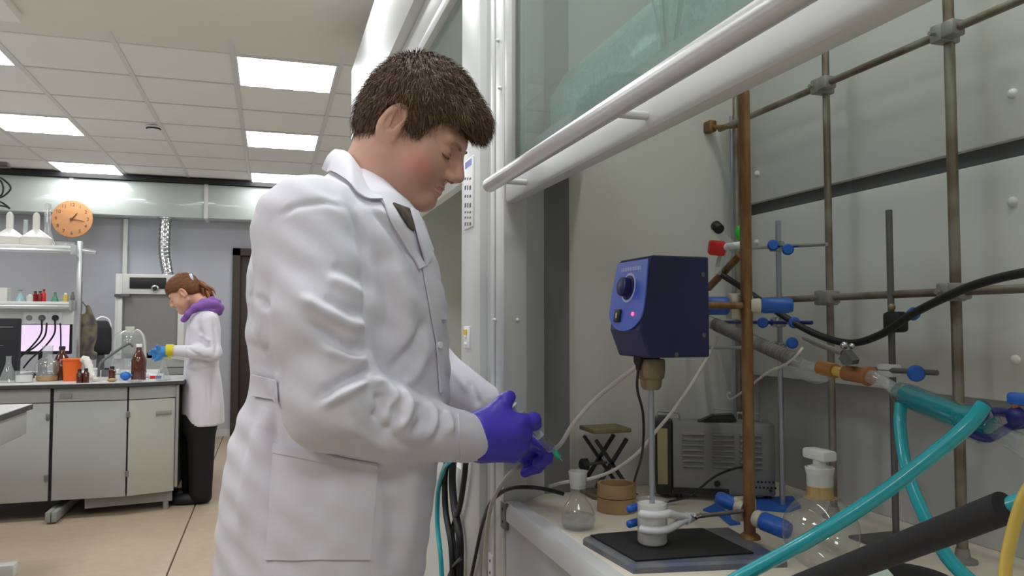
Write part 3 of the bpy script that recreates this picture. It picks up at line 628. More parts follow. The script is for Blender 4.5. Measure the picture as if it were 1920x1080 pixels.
MB().lathe([(.015, 0), (.017, .002), (.017, .026), (.008, .034), (.008, .04)], sb, n=20).build('body', 'frost', bt); MB().lathe([(.0095, .036), (.0095, .046)], sb, n=16).build('cap', 'label_white', bt)

# ---- grey louvred instrument at the back corner
ia, ib = atz(1262, 925, WZ + .012), atz(1455, 932, WZ + .012)
ia = Vector((ia.x, ia.y, 0)); ib = Vector((ib.x, ib.y, 0)); ax = (ib - ia).normalized(); az = Vector((0, 0, 1)); ay = Vector((-ax.y, ax.x, 0))
il = (ib - ia).length; iz0 = WZ + .012; izt = aty(1300, 790, ia.y).z; dep = .075
Mi = Matrix(((ax.x, ay.x, 0, ia.x), (ax.y, ay.y, 0, ia.y), (0, 0, 1, iz0), (0, 0, 0, 1))); ih = izt - iz0
ins = thing('bench_instrument', 'old grey louvred electrical instrument with dark front bezel, rear corner', 'instrument', (ia.x + .08, ia.y, WZ))
MB().box((0, 0, 0), (il, dep, ih), M=Mi, bev=.004).build('case', 'instr_grey', ins)
MB().box((-.034, -.004, -.004), (-.001, dep + .004, ih + .006), M=Mi, bev=.008).build('front_bezel', 'instr_dark', ins)
MB().box((-.030, -.0055, .018), (-.010, -.0035, ih - .012), M=Mi, bev=.001).build('screen_panel', 'screen_beige', ins)
for cx in (.040, .098, .150):
    for q in range(7):
        zz = ih * .86 - q * .0105
        MB().prism([Mi @ Vector((cx - .021, 0, zz)), Mi @ Vector((cx - .021, -.005, zz - .0015)), Mi @ Vector((cx - .021, -.005, zz - .004)), Mi @ Vector((cx - .021, 0, zz - .0065))], ax * .042).build('louvre', 'instr_grey', ins, smooth=0)
for q in range(8):
    for r in range(2): MB().cone(Mi @ Vector((il - .055 + q * .0072 + r * .0036, .001, .028 - r * .011)), Mi @ Vector((il - .055 + q * .0072 + r * .0036, -.0007, .028 - r * .011)), .002, n=8).build('vent_hole', 'dark', ins)
MB().box((0, -.002, 0), (il * .55, 0, .012), M=Mi).build('base_rail', 'instr_dark', ins)
MB().cone(Mi @ Vector((.085, 0, .022)), Mi @ Vector((.085, -.003, .022)), .006, n=12).build('terminal', 'instr_dark', ins)
for x0 in (.0, il * .80):
    MB().tube([Mi @ Vector((x0 - .03, .03, ih)), Mi @ Vector((x0 - .028, .03, ih + .018)), Mi @ Vector((x0 + .012, .03, ih + .016)), Mi @ Vector((x0 + .016, .03, ih + .010)), Mi @ Vector((x0 + .016, .03, ih))], .0022, 8).build('carry_handle', 'rod_light', ins)
for x0 in (.012, il - .012):
    for y0 in (.01, dep - .01): MB().cone(Mi @ Vector((x0, y0, -.012)), Mi @ Vector((x0, y0, .001)), .006, n=10).build('foot', 'black_plastic', ins)
MB().cone(Mi @ Vector((il - .01, -.001, .012)), Mi @ Vector((il - .01, -.004, .012)), .003).build('terminal', 'instr_dark', ins)
cl = tag(MB().tube(spline([Mi @ Vector((.155, -.004, ih * .30)), Mi @ Vector((.13, -.02, ih * .42)), Mi @ Vector((.08, -.03, ih * .30)), Mi @ Vector((.03, -.04, .005)), Mi @ Vector((-.02, -.05, -.008))], 8), .0022, 8).build('instrument_cable', 'hose_black'), 'thin black lead looping across the louvred instrument', 'cable')
ct = thing('black_clip', 'black spring clip lying on top of the louvred instrument', 'clip', Mi @ Vector((.09, .03, ih)))
MB().prism([Mi @ Vector(p) for p in ((.05, .01, ih), (.08, .01, ih + .014), (.12, .01, ih + .016), (.125, .01, ih + .004), (.10, .01, ih))], ay * .03).build('body', 'black_plastic', ct, smooth=30)
MB().tube([Mi @ Vector((.085, .02, ih + .012)), Mi @ Vector((.082, .02, ih + .026)), Mi @ Vector((.118, .02, ih + .024)), Mi @ Vector((.12, .02, ih + .012))], .0012, 6).build('wire', 'rod_light', ct)

# ---- slim stand with blue foot (pale rod) and its clamps
gb_ = atz(1467, 944, WZ); gx = min(gb_.x, .935); g0 = atx(1467, 944, gx); PR = Vector((gx, g0.y, WZ))
ps = thing('lab_stand', 'slim pale steel stand on a flat blue foot', 'lab stand', PR)
MB().cone((PR.x, PR.y, WZ + .006), (PR.x, PR.y, atx(1460, 414, gx).z), .0052, n=14).build('rod', 'rod_light', ps)
ft = [(1316, 958), (1345, 942), (1440, 935), (1505, 940), (1500, 975), (1440, 990), (1385, 985)]
MB().prism([Vector((atz(u, v, WZ).x, atz(u, v, WZ).y, WZ + .0005)) for u, v in ((1372, 941), (1486, 936), (1502, 954), (1478, 962), (1420, 957))], (0, 0, .006)).build('foot', 'blue_plastic', ps, smooth=20)
bl = tag(MB().prism([Vector((p.x, p.y, WZ + .0005)) for p in (atz(1318, 958, WZ), atz(1345, 945, WZ), atz(1352, 952, WZ), atz(1388, 984, WZ), atz(1368, 986, WZ), atz(1345, 966, WZ))], (0, 0, .003)).build('foot_pad', 'blue_plastic', smooth=20), 'flat blue plastic offcut on the worktop between stand and instrument', 'plastic sheet')
def clamp_on(v, parent_label, knobs, rod, rodmat, rr=.0035):
    c = Vector((gx, PR.y, atx(1462, v, gx).z)); t = thing('bosshead', parent_label, 'clamp', c)
    MB().box(c + Vector((-.014, -.012, -.010)), c + Vector((.008, .012, .010)), bev=.004).build('body', 'chrome', t)
    for u, vv in knobs:
        p = atx(u, vv, gx - .02); MB().lathe([(.0075, -.004), (.0105, -.002), (.0105, .006), (.008, .009)], p, (-.5, -.86, 0), n=16).build('knob', 'blue_plastic', t)
        MB().cone(p, c, .003, n=8).build('screw', 'chrome', t)
    p0, p1 = atx(*rod[0], gx - .012), atx(*rod[1], gx - .012); MB().cone(p0, p1, rr, n=12).build('arm', rodmat, t)
clamp_on(462, 'blue-knobbed bosshead highest on the slim pale stand', ((1449, 460), (1477, 468)), ((1388, 466), (1550, 458)), 'chrome')
clamp_on(604, 'chrome bosshead with two blue knobs, midway on the slim stand', ((1430, 605), (1489, 605)), ((1335, 604), (1522, 605)), 'blue_dark')
clamp_on(650, 'small bosshead low on the slim stand behind the wrapped tube', ((1447, 656), (1485, 643)), ((1328, 652), (1436, 652)), 'rod_light')

# ---- bare grey stand further right
b3 = atz(1680, 996, WZ); x3 = min(b3.x, .955); b3 = atx(1680, 996, x3); g3 = thing('lab_stand', 'dark mottled grey stand rod near the teal condenser', 'lab stand', (x3, b3.y, WZ))
MB().cone((x3, b3.y, WZ), (x3, b3.y, atx(1677, 392, x3).z), .0052, n=14).build('rod', 'rod_grey', g3)
MB().box((x3 - .05, b3.y - .03, WZ), (x3 + .05, b3.y + .05, WZ + .005), bev=.002).build('base', 'rod_grey', g3)
c = Vector((x3, b3.y, atx(1690, 602, x3).z)); t = thing('hose_clamp', 'black clamp with blue collar holding the black hose', 'clamp', c)
MB().box(c + Vector((-.014, -.030, -.018)), c + Vector((.008, .006, .015)), bev=.006).build('body', 'black_plastic', t)
p = atx(1708, 592, x3 - .012); MB().lathe([(.0085, 0), (.0095, .002), (.0095, .010), (.0085, .012)], p, (-.1, -.85, .45), n=16).build('collar', 'blue_plastic', t)
MB().ball(c + Vector((-.01, -.012, .022)), .006).build('screw', 'chuck', t)
c = Vector((x3, b3.y, atx(1690, 697, x3).z)); t = thing('bosshead', 'white boss clamp with blue knob on the mottled grey rod', 'clamp', c)
MB().box(c + Vector((-.016, -.014, -.009)), c + Vector((.007, .018, .011)), bev=.004).build('body', 'white_coat', t)
MB().cone(atx(1640, 693, x3 - .012), atx(1757, 699, x3 - .012), .0042, n=12).build('arm', 'rod_grey', t)
p = atx(1717, 700, x3 - .02); MB().lathe([(.010, -.004), (.0125, -.001), (.0125, .006), (.010, .009)], p, (-.6, -.8, 0), n=18).build('knob', 'blue_plastic', t)

# ---- sloping glass column, adapters and teal condenser
XC = .83
def A(u, v, x=XC): return atx(u, v, x)
wt = thing('wrapped_column', 'sloping glass column wrapped in grey wire', 'glass column', A(1410, 640))
MB().cone(A(1336, 606), A(1492, 676), .0118, .0118, 18).build('tube', 'wrap_grey', wt)
dd = (A(1492, 676) - A(1336, 606))
for k in range(30):
    p = A(1345, 610) + dd * (k / 30 * .92); MB().lathe([(.0119, -.0012), (.0128, 0), (.0119, .0012)], p, dd, n=14).build('winding', 'wrap_grey', wt)
MB().cone(A(1328, 603), A(1342, 608), .013, .012, 16).build('end_joint', 'chrome', wt)
ad = thing('glass_adapter', 'clear glass adapter with amber rubber sleeves', 'glass adapter', A(1560, 690))
MB().tube([A(1492, 676), A(1516, 686), A(1545, 694)], [.010, .008, .008], 16).build('glass_tube', 'clear_haze', ad)
MB().tube([A(1538, 689), A(1566, 696)], .0115, 18).build('rubber_sleeve', 'hose_orange', ad); MB().tube([A(1566, 696), A(1590, 701)], .0075, 16).build('inner_tube', 'hose_yellow', ad)
MB().tube([A(1586, 699), A(1628, 706)], .0118, 18).build('rubber_sleeve', 'cork_brown', ad); MB().lathe([(.0125, 0), (.0145, .002), (.0145, .006), (.012, .008)], A(1625, 704), A(1640, 710) - A(1620, 703), n=18).build('collar', 'cork_brown', ad)
MB().tube(spline([A(1630, 706), A(1650, 712), A(1680, 730)], 5), [.0105] * 5 + [.008] * 6, 16).build('taper_tube', 'clear_haze', ad)
gl = thing('glass_receiver', 'small clear glass bulb hanging under the adapter', 'glassware', A(1520, 695))
MB().tube(spline([A(1480, 676), A(1500, 695), A(1530, 707), A(1553, 702), A(1568, 694)], 5), [.004, .006, .008, .010, .0105, .0105, .0105, .0105, .011, .011, .011, .011, .010, .010, .009, .008, .007, .006, .005, .005, .004], 14).build('bulb', 'clear_haze', gl)
cp = thing('spring_clamp', 'grey rubber-tipped clamp resting over the amber sleeves', 'clamp', A(1570, 660))
MB().tube(spline([A(1508, 632, .82), A(1535, 645, .82), A(1580, 662, .82)], 5), .0045, 10).build('prong', 'cast_grey', cp)
MB().prism([A(u, v, .80) for u, v in ((1572, 672), (1583, 656), (1599, 676), (1596, 684), (1580, 684))], (.03, .02, 0)).build('pad', 'slot', cp, smooth=20)
MB().ball(A(1583, 648, .82), .006).ball(A(1597, 649, .82), .0045).build('wing_nut', 'chrome', cp)
cd = thing('condenser', 'glass condenser filled with teal coolant, sloping to the right', 'condenser', A(1770, 770))
e0, e1 = A(1688, 737), A(1862, 806, .80); de = (e1 - e0).normalized(); Lc = (e1 - e0).length
MB().lathe([(.006, -.012), (.015, .0), (.0165, .012), (.0165, Lc * .70), (.0165, Lc * .72), (.021, Lc * .80), (.021, Lc * .93), (.012, Lc)], e0, de, n=24).build('jacket', 'condenser_glass', cd)
MB().lathe([(.010, .008), (.0148, .014), (.0148, Lc * .70), (.0195, Lc * .80), (.0195, Lc * .92), (.010, Lc * .97)], e0, de, n=24).build('coolant', 'fluid_teal', cd)
MB().cone(e0 - de * .02, e0 + de * .012, .007, .008, 14).build('inner_tube', 'clear_haze', cd)
n1 = A(1690, 762, .822); MB().tube([e0 + de * .012, n1], [.008, .0075], 14).build('inlet', 'fluid_teal', cd)
n2 = A(1843, 764, .745); MB().tube([e0 + de * (Lc * .84), A(1846, 775, .77), n2], [.009, .009, .008], 14).build('outlet', 'condenser_glass', cd)
MB().tube([e1 - de * .006, A(1925, 838, .78)], [.009, .0125], 16).build('outlet_joint', 'clear_haze', cd)
bc = thing('condenser_clamp', 'dark blue three-prong clamp gripping the condenser\'s lower end', 'clamp', A(1890, 780, .79))
MB().tube(spline([A(1930, 790, .82), A(1900, 778, .82), A(1868, 772, .80), A(1838, 782, .765), A(1815, 796, .755)], 4), .0055, 10).build('prong', 'blue_dark', bc)
MB().tube(spline([A(1930, 795, .80), A(1895, 800, .80), A(1855, 822, .79), A(1820, 812, .775), A(1805, 798, .77)], 4), .005, 10).build('prong', 'blue_dark', bc)
MB().ball(A(1906, 782, .79), .012, sc=(.6, 1, 1)).build('hinge', 'blue_dark', bc); MB().cone(A(1903, 775, .79), A(1907, 752, .79), .004, n=10).build('screw', 'cork_brown', bc)
MB().box(A(1891, 758, .79) + Vector((-.005, -.0, 0)), A(1930, 738, .79) + Vector((.005, 0, 0)), bev=.004).build('wing_knob', 'blue_plastic', bc)

# ---- hoses and wires
def hose(name, pts, r, m, label, cat='hose', n=12, k=8): return tag(MB().tube(spline(pts, k), r, n).build(name, m), label, cat)
hose('coolant_hose', [n1 + Vector((0, 0, .004)), A(1688, 800, .815), A(1700, 880, .80), A(1730, 960, .77), A(1770, 1035, .74), A(1815, 1085, .72), A(1870, 1130, .70)], .0082, 'hose_teal', 'teal hose hanging down from the condenser\'s upper inlet')
hose('coolant_hose', [n2 + Vector((.004, .002, .002)), A(1812, 800, .73), A(1740, 860, .70), A(1640, 935, .655), A(1520, 1010, .60), A(1400, 1075, .55), A(1340, 1110, .52)], [.0085] * 49, 'hose_teal', 'long teal hose slanting across the flask to the front edge')
hose('vacuum_hose', [A(1350, 513, .86), A(1395, 542, .88), A(1450, 580, .90), A(1520, 622, .92), A(1590, 643, .93), A(1650, 628, .93), A(1712, 588, .925), A(1800, 545, .91), A(1870, 522, .90), A(1960, 504, .88)], .0062, 'hose_black', 'long black hose drooping across the rod lattice')
fo = thing('insulated_pipe', 'thick black foam insulated pipe slanting across the lower right', 'pipe', A(1640, 1010, .6))
f0, f1 = A(1400, 1138, .545), A(1885, 951, .56); MB().cone(f0 + (f0 - f1) * .02, f1, .0128, n=28).build('foam', 'foam_black', fo)
MB().tube(spline([f1 - (f1 - f0) * .05, A(1905, 945, .57), A(1960, 930, .58)], 4), .0075, 12).build('inner_hose', 'hose_teal', fo)
hose('yellow_hose', [A(1935, 905, .56), A(1916, 940, .555), A(1898, 1000, .55), A(1886, 1060, .545), A(1884, 1120, .54)], .0047, 'hose_yellow', 'translucent yellow hose at the right edge of the picture')
hose('grey_hose', [atx(1215, 668, .64), atx(1190, 690, .62), atx(1120, 745, .58), atx(1075, 795, .54), atx(1046, 838, .52), atx(1000, 862, .49), atx(960, 885, .445), atx(935, 918, .425), atx(918, 960, .418), atx(910, 1040, .415), atx(908, 1120, .415)], .0042, 'hose_white', 'pale grey hose running from behind the stirrer past the hands')
hose('white_wire', [A(1346, 632, .84), A(1332, 660, .82), A(1300, 715, .76), A(1262, 770, .70), A(1232, 806, .67), A(1195, 850, .64), A(1150, 882, .61), A(1105, 898, .575), A(1060, 904, .53), A(1030, 912, .51)], .0032, 'hose_white', 'thin white wire hanging from the wrapped column to the worktop', 'wire', 8)
hose('white_wire', [A(1505, 652, .81), A(1492, 668, .80), A(1470, 685, .81), A(1440, 698, .83), A(1405, 725, .86), A(1372, 748, .87), A(1364, 742, .87), A(1368, 736, .87)], .0022, 'hose_white', 'thin white wire with hooked end beside the brown stand', 'wire', 8)
hose('black_cable', [atx(1056, 926, .53), atx(1030, 919, .50), atx(1000, 914, .47), atx(960, 915, .44), atx(935, 927, .427), atx(917, 948, .42), atx(904, 985, .425), atx(892, 1040, .425), atx(880, 1100, .425)], .0038, 'hose_black', 'black cable leading over the sill and down the hood front', 'cable', 10)
# bundle of hoses hanging in front of the hood beneath the sleeve
for k, (pts, r, m, lb) in enumerate((
    ([(838, 862), (834, 900), (836, 960), (846, 1020), (850, 1090)], .0075, 'hose_black', 'black hose, leftmost of the bundle hanging below the sleeve'),
    ([(850, 858), (848, 900), (852, 950), (862, 1010), (862, 1090)], .009, 'hose_black', 'thick black hose in the middle of the bundle below the sleeve'),
    ([(874, 862), (870, 900), (862, 950), (848, 1000), (858, 1050), (856, 1090)], .0065, 'hose_black', 'black hose crossing the bundle from the right below the sleeve'),
    ([(842, 866), (832, 880), (822, 920), (820, 980), (826, 1040), (829, 1090)], .0058, 'hose_teal', 'teal hose hanging along the coat front below the sleeve'),
    ([(838, 1090), (850, 1062), (866, 1045)], .004, 'hose_black', 'short black cable joining the hose bundle near the floor'))):
    hose('hanging_hose', [atx(u, v, .405 - .012 * (k == 3) + .014 * (k in (1, 2))) for u, v in pts], r, m, lb)['group'] = 'hoses hanging at the hood front'

# ---- stoppered round flask, mantle
q = atz(1540, 1064, WZ); rad = .0535; q = Vector((q.x, q.y, WZ)); fl = thing('round_flask', 'round clear flask with yellowed neck and flat glass stopper', 'flask', q)
zc_ = WZ + rad * .96; sph = [(rad * math.cos(a), rad * math.sin(a)) for a in np.linspace(-1.25, 1.18, 16)]
zn0 = aty(1540, 938, q.y).z - zc_; zn1 = aty(1540, 876, q.y).z - zc_
MB().lathe([(r, z) for r, z in sph] + [(.0195, zn0), (.0185, zn0 + .012), (.0185, zn1 - .02), (.0192, zn1)], (q.x, q.y, zc_), n=36, cap1=False).build('glass_wall', 'clear', fl)
MB().lathe([(.0235, rad * .905), (.0188, zn0 + .004), (.0176, zn0 + .012), (.0176, zn1 - .026)], (q.x, q.y, zc_), n=30, cap0=False, cap1=False).build('residue', 'yellow_residue', fl)
MB().lathe([(.0182, zn1 - .026), (.0182, zn1 - .012), (.0205, zn1), (.019, zn1 + .001), (.0165, zn1 - .02)], (q.x, q.y, zc_), n=30, cap0=False, cap1=False).build('ground_joint', 'frost', fl)
MB().lathe([(.014, zn1 - .018), (.0165, zn1 + .001), (.009, zn1 + .004), (.009, zn1 + .012)], (q.x, q.y, zc_), n=20).build('stopper_plug', 'frost', fl)
MB().box((q.x - .012, q.y - .024, zc_ + zn1 + .011), (q.x + .012, q.y + .024, zc_ + zn1 + .026), bev=.004).build('stopper_grip', 'frost', fl)
mb_ = atz(1690, 1135, WZ); mn = thing('heating_mantle', 'low black heating mantle under the foam pipe', 'heating mantle', (mb_.x, mb_.y, WZ))
MB().lathe([(.085, 0), (.088, .006), (.08, .026), (.06, .036), (.03, .038)], (mb_.x, mb_.y, WZ), n=32).build('body', 'black_plastic', mn)
tag(MB().prism([A(1612, 1078, .60), A(1660, 1066, .605), A(1690, 1100, .585), A(1630, 1110, .58)], (.001, 0, .0012)).build('paper_slip', 'paper_green'), 'pale green paper slip under the black foam pipe', 'paper')

# ---- tap assembly with red clip beside the stirrer
tp = thing('glass_tap', 'small glass tap with black cap and green key behind the stirrer', 'glass tap', A(1350, 470, .84))
MB().tube([A(1340, 428, .84), A(1352, 440, .84), A(1378, 468, .84)], .008, 14).build('glass_body', 'clear_haze', tp)
MB().lathe([(.0095, -.008), (.0105, -.006), (.0105, .010), (.009, .012)], A(1346, 427, .83), A(1338, 422, .83) - A(1352, 436, .83), n=16).build('cap', 'black_plastic', tp)
MB().ball(A(1385, 437, .85), .011, sc=(.6, .8, 1.3)).build('key', 'green_plastic', tp)
MB().tube([A(1357, 463, .84), A(1345, 515, .83)], [.008, .006], 14).build('outlet', 'clear_haze', tp)
MB().tube([A(1352, 470, .838), A(1345, 500, .832)], .004, 10).build('green_seal', 'paper_green', tp)
MB().tube([A(1358, 463, .835), A(1392, 459, .85)], .007, 12).build('sleeve', 'label_white', tp)
rc = tag(MB().box((-.016, -.012, -.014), (.016, .012, .014), M=Matrix.Translation(A(1344, 465, .825)) @ Matrix.Rotation(.25, 4, 'X') @ Matrix.Rotation(-.4, 4, 'Z'), bev=.005).build('joint_clip', 'red_plastic'), 'red plastic joint clip beside the stirrer\'s top corner', 'clip')
tag(MB().cone(A(1328, 540, .87), A(1388, 478, .87), .0075, n=14).build('wooden_dowel', 'rust'), 'short brown rod slanting up behind the stirrer', 'rod')

# ================================================================== island bench at the left, far wall cabinet
FWD = Vector(_R[:, 2])
def depth(p): return (Vector(p) - Vector((0, 0, CAMH))).dot(FWD)
BT = .865
mat('bench_grey', (176, 179, 177), 0.45, var=.02, vscale=4); mat('bench_pale', (184, 186, 178), 0.45, var=.02, vscale=4); mat('bench_top', (222, 223, 222), 0.3); mat('bench_edge', (66, 66, 68), 0.5)
mat('plinth_grey', (150, 152, 148), 0.5); mat('hinge', (140, 138, 134), 0.4, .6); mat('brown_glass', (84, 36, 16), 0.12, coat=.6); mat('orange_plastic', (232, 104, 36), 0.4); mat('porcelain', (240, 240, 240), 0.25, coat=.3)
mat('porcelain_side', (216, 214, 206), 0.5); mat('screen', (225, 205, 232), 0.3, emit=(228, 205, 236), es=.75); mat('camo', (118, 112, 92), 0.9, col2=(78, 70, 72), vscale=14); mat('chair_black', (30, 31, 36), 0.7)
mat('steel_flex', (196, 198, 200), 0.22, 1.0); mat('pane_grey', (142, 142, 140), 0.25, coat=.4); mat('blue_cap', (40, 110, 196), 0.45); mat('green_cap', (24, 128, 84), 0.45); mat('cream', (214, 208, 190), 0.6)
mat('red_glass', (120, 20, 26), 0.3); mat('smoke', (96, 98, 100), 0.4); mat('green_liquid', (70, 140, 110), 0.3); mat('yellow_label', (206, 186, 90), 0.5); mat('teal_liquid', (150, 185, 190), 0.3); mat('crumple', (224, 222, 212), 0.7, bump=.6, bscale=30)
bench = thing('lab_bench', 'pale grey island bench with chamfered corner and white worktop', 'lab bench', (-1.6, 6.2, 0))
A0 = aty(240, 722, 5.57).x; E1 = atz(345, 712.5, BT); E1 = Vector((E1.x, E1.y, BT)); XLb = -3.4
prof = [(XLb, 5.57), (A0, 5.57), (E1.x, E1.y), (E1.x, 7.1), (XLb, 7.1)]
MB().prism([(x, y, BT - .028) for x, y in prof], (0, 0, .023)).build('worktop_edge', 'bench_edge', bench, smooth=10)
MB().prism([(x + (.004 if x < -2 else -.004), y + (.006 if y < 6.5 else -.004), BT - .005) for x, y in prof], (0, 0, .005)).build('worktop', 'bench_top', bench, smooth=10)
# carcass and its front doors/panels
ins_ = .03; cx1, cy1 = E1.x - .035, E1.y + .02; xa = A0 - .015
car = [(XLb, 5.62), (xa, 5.62), (cx1, cy1), (cx1, 7.05), (XLb, 7.05)]
MB().prism([(x, y + .02 if y < 6.5 else y, .135) for x, y in car], (0, 0, BT - .165)).build('carcass', 'bench_edge', bench, smooth=10)
def front(x0, x1, z0, z1, m, name, y=5.605): return MB().box((x0, y, z0), (x1, y + .02, z1), bev=.002).build(name, m, bench)
xs = lambda u, y=5.6: aty(u, 800, y).x
front(XLb, xs(92), .125, .60 + .14, 'bench_grey', 'door'); front(XLb, xs(92), .745, .833, 'bench_grey', 'drawer_front'); front(xs(99), xa + .006, .125, .745, 'bench_grey', 'door'); front(xs(99), xa + .006, .75, .833, 'bench_grey', 'drawer_front')
for u, z in ((90, .655), (90, .27)):
    p = xs(u); MB().box((p - .012, 5.592, z - .02), (p + .008, 5.606, z + .02), bev=.003).build('hinge', 'hinge', bench)
# chamfered door between (xa, 5.62) and (cx1, cy1)
c0, c1_ = Vector((xa + .012, 5.612, 0)), Vector((cx1, cy1, 0)); ca = (c1_ - c0).normalized(); cn = Vector((ca.y, -ca.x, 0)); Ld = (c1_ - c0).length
Md = Matrix(((ca.x, -cn.x, 0, c0.x), (ca.y, -cn.y, 0, c0.y), (0, 0, 1, 0), (0, 0, 0, 1)))
MB().box((.004, -.008, .125), (Ld * .93, .012, .745), M=Md, bev=.002).build('door', 'bench_pale', bench); MB().box((.004, -.006, .75), (Ld * .95, .012, .833), M=Md, bev=.002).build('drawer_front', 'bench_grey', bench)
MB().box((Ld * .55, -.018, .64), (Ld * .86, -.010, .665), M=Md, bev=.003).box((Ld * .55, -.013, .63), (Ld * .57, -.008, .66), M=Md).build('door_handle', 'plinth_grey', bench)
for z in (.655, .27): MB().box((-.012, -.016, z - .02), (.010, -.006, z + .02), M=Md, bev=.003).build('hinge', 'hinge', bench)
MB().box((Ld * .94, -.02, .15), (Ld * 1.0, .02, .833), M=Md, bev=.004).build('corner_post', 'plinth_grey', bench)
p = xs(122); MB().box((p - .035, 5.597, .77), (p + .035, 5.606, .80), bev=.003).build('socket_plate', 'plinth_grey', bench)
p = xs(102)
for q in (-.022, .012): MB().box((xs(104) + q, 5.50, .012), (xs(104) + q + .03, 6.6, .075), bev=.004).build('floor_runner', 'plinth_grey', bench)
MB().prism([(c0.x - .25, c0.y + .05, .05), (c1_.x - .03, c1_.y + .03, .05), (c1_.x - .05, c1_.y + .1, .05), (c0.x - .25, c0.y + .12, .05)], (0, 0, .085)).build('floor_runner', 'plinth_grey', bench, smooth=10)
for x, y in ((xs(104), 5.55), (c1_.x - .07, c1_.y + .03), (XLb + .2, 5.6), (XLb + .2, 6.9), (c1_.x - .1, 6.9)): MB().cone((x, y, 0), (x, y, .05), .018, n=12).build('levelling_foot', 'plinth_grey', bench)
# shelf rack with sockets
YR = 6.25; rk = thing('shelf_rack', 'aluminium shelf rack with two white shelves and socket panel', 'shelf rack', (-2.2, YR, BT))
pz0 = aty(148, 452, YR); xr0 = aty(143, 500, YR).x; xr1 = aty(153, 500, YR).x
MB().box((xr0, YR, BT), (xr1, YR + .05, pz0.z), bev=.004).build('post', 'alu', rk)
MB().box((-3.3, YR, BT), (-3.25, YR + .05, pz0.z), bev=.004).build('post', 'alu', rk)
zs1 = aty(70, 462, YR).z; zs2 = aty(70, 566, YR).z
for zz, sl in ((zs1, 'upper'), (zs2, 'lower')):
    MB().box((-3.3, YR - .12, zz - .022), (xr0 - .012, YR + .22, zz), bev=.003).build('shelf', 'white_enamel', rk)
    MB().box((-3.3, YR - .12, zz - .052), (xr0 - .012, YR - .10, zz - .024), bev=.003).build('shelf_rail', 'alu', rk)
    MB().prism([(xr0 - .014, YR - .12, zz - .06), (xr0 - .014, YR + .22, zz - .06), (xr0 - .014, YR + .22, zz + .012), (xr0 - .014, YR - .12, zz + .012)], (.016, 0, 0)).build('bracket', 'alu', rk)
MB().cone((xr1, YR + .02, zs1 - .02), (xr1 + .09, YR + .02, zs1 - .03), .02, .014, 14).build('end_knob', 'alu', rk)
sp0, sp1 = aty(30, 608, YR - .02), aty(140, 578, YR - .02)
MB().box((-3.3, YR - .03, sp0.z), (xr0 - .005, YR, sp1.z), bev=.003).build('socket_panel', 'white_enamel', rk)
for u in (56, 79, 104):
    c = aty(u, 596, YR - .03); so = MB().box((c.x - .042, c.y - .014, c.z - .042), (c.x + .042, c.y + .002, c.z + .042), bev=.004).build('socket', 'label_white', rk)
    MB().cone((c.x, c.y - .0135, c.z), (c.x, c.y - .016, c.z), .02, n=16).build('socket_well', 'plinth_grey', so, fix=True)
for k, (u, m) in enumerate(((79, 'smoke'), (104, 'black_plastic'))):
    c = aty(u, 596, YR - .05); pg = thing('power_plug', ['grey power plug in the left socket of the rack', 'black power plug in the right socket of the rack'][k], 'plug', c)
    MB().lathe([(.016, .03), (.021, .02), (.021, -.01), (.012, -.02)], c, (0, 1, 0), n=14).build('body', m, pg)
    e = [(70, 650), (62, 645)][k]
    MB().tube(spline([c + Vector((0, -.01, -.01)), aty(u - 2, 625, YR - .06), aty(u - 20, 650, YR - .04), aty(u - 45, 672, YR), aty(u - 60, 690, YR + .05)], 6), .006, 8).build('cord', 'hose_black', pg)
hose('black_cable', [aty(88, 605, YR - .04), aty(84, 630, YR - .04), aty(66, 650, YR - .02), aty(40, 668, YR), aty(28, 690, YR)], .006, 'hose_black', 'thin black cable between the two rack plugs', 'cable', 8)
hose('black_cable', [aty(113, 605, YR - .04), aty(114, 625, YR - .04), aty(114, 650, YR - .02)], .005, 'hose_black', 'black cable hanging straight down before the monitor', 'cable', 8)
# monitor and computer tower
YM = 6.55; m0, m1 = aty(20, 700, YM), aty(135, 606, YM); mo = thing('monitor', 'monitor with glowing pinkish screen behind the rack', 'monitor', ((m0.x + m1.x) / 2, YM, BT))
zl = aty(30, 660, YM).z
MB().box((m0.x, YM, zl - .02), (m1.x, YM + .03, m1.z), bev=.006).build('casing', 'chair_black', mo); MB().box((m0.x + .02, YM - .002, zl + .005), (m1.x - .015, YM, m1.z - .012)).build('screen', 'screen', mo)
MB().box(((m0.x + m1.x) / 2 - .03, YM + .03, BT + .01), ((m0.x + m1.x) / 2 + .03, YM + .05, zl + .1), bev=.004).build('neck', 'chair_black', mo); MB().box(((m0.x + m1.x) / 2 - .13, YM - .06, BT), ((m0.x + m1.x) / 2 + .13, YM + .14, BT + .014), bev=.005).build('stand', 'chair_black', mo)
t0, t1 = aty(-28, 690, 6.0), aty(33, 597, 6.0); pc = thing('computer_tower', 'black computer tower at the photo\'s left edge on the bench', 'computer', ((t0.x + t1.x) / 2, 6.2, BT))
MB().box((t0.x, 6.0, BT), (t1.x, 6.10, t1.z), bev=.008).build('case', 'chair_black', pc); 
s_ = aty(22, 612, 6.0); MB().box((t0.x + .03, 5.995, s_.z - .01), (s_.x + .01, 6.0, s_.z), bev=.002).build('front_slot', 'smoke', pc); s_ = aty(22, 647, 6.0); MB().box((t0.x + .03, 5.995, s_.z - .006), (s_.x - .05, 6.0, s_.z), bev=.001).build('front_slot', 'smoke', pc)
kb_ = thing('keyboard', 'black keyboard lying before the monitor', 'keyboard', (atz(60, 700, BT).x, 6.22, BT)); k0 = atz(25, 705, BT).x; k1_ = atz(80, 705, BT).x
MB().box((k0, 6.12, BT), (k1_, 6.24, BT + .02), bev=.004).build('body', 'chair_black', kb_)
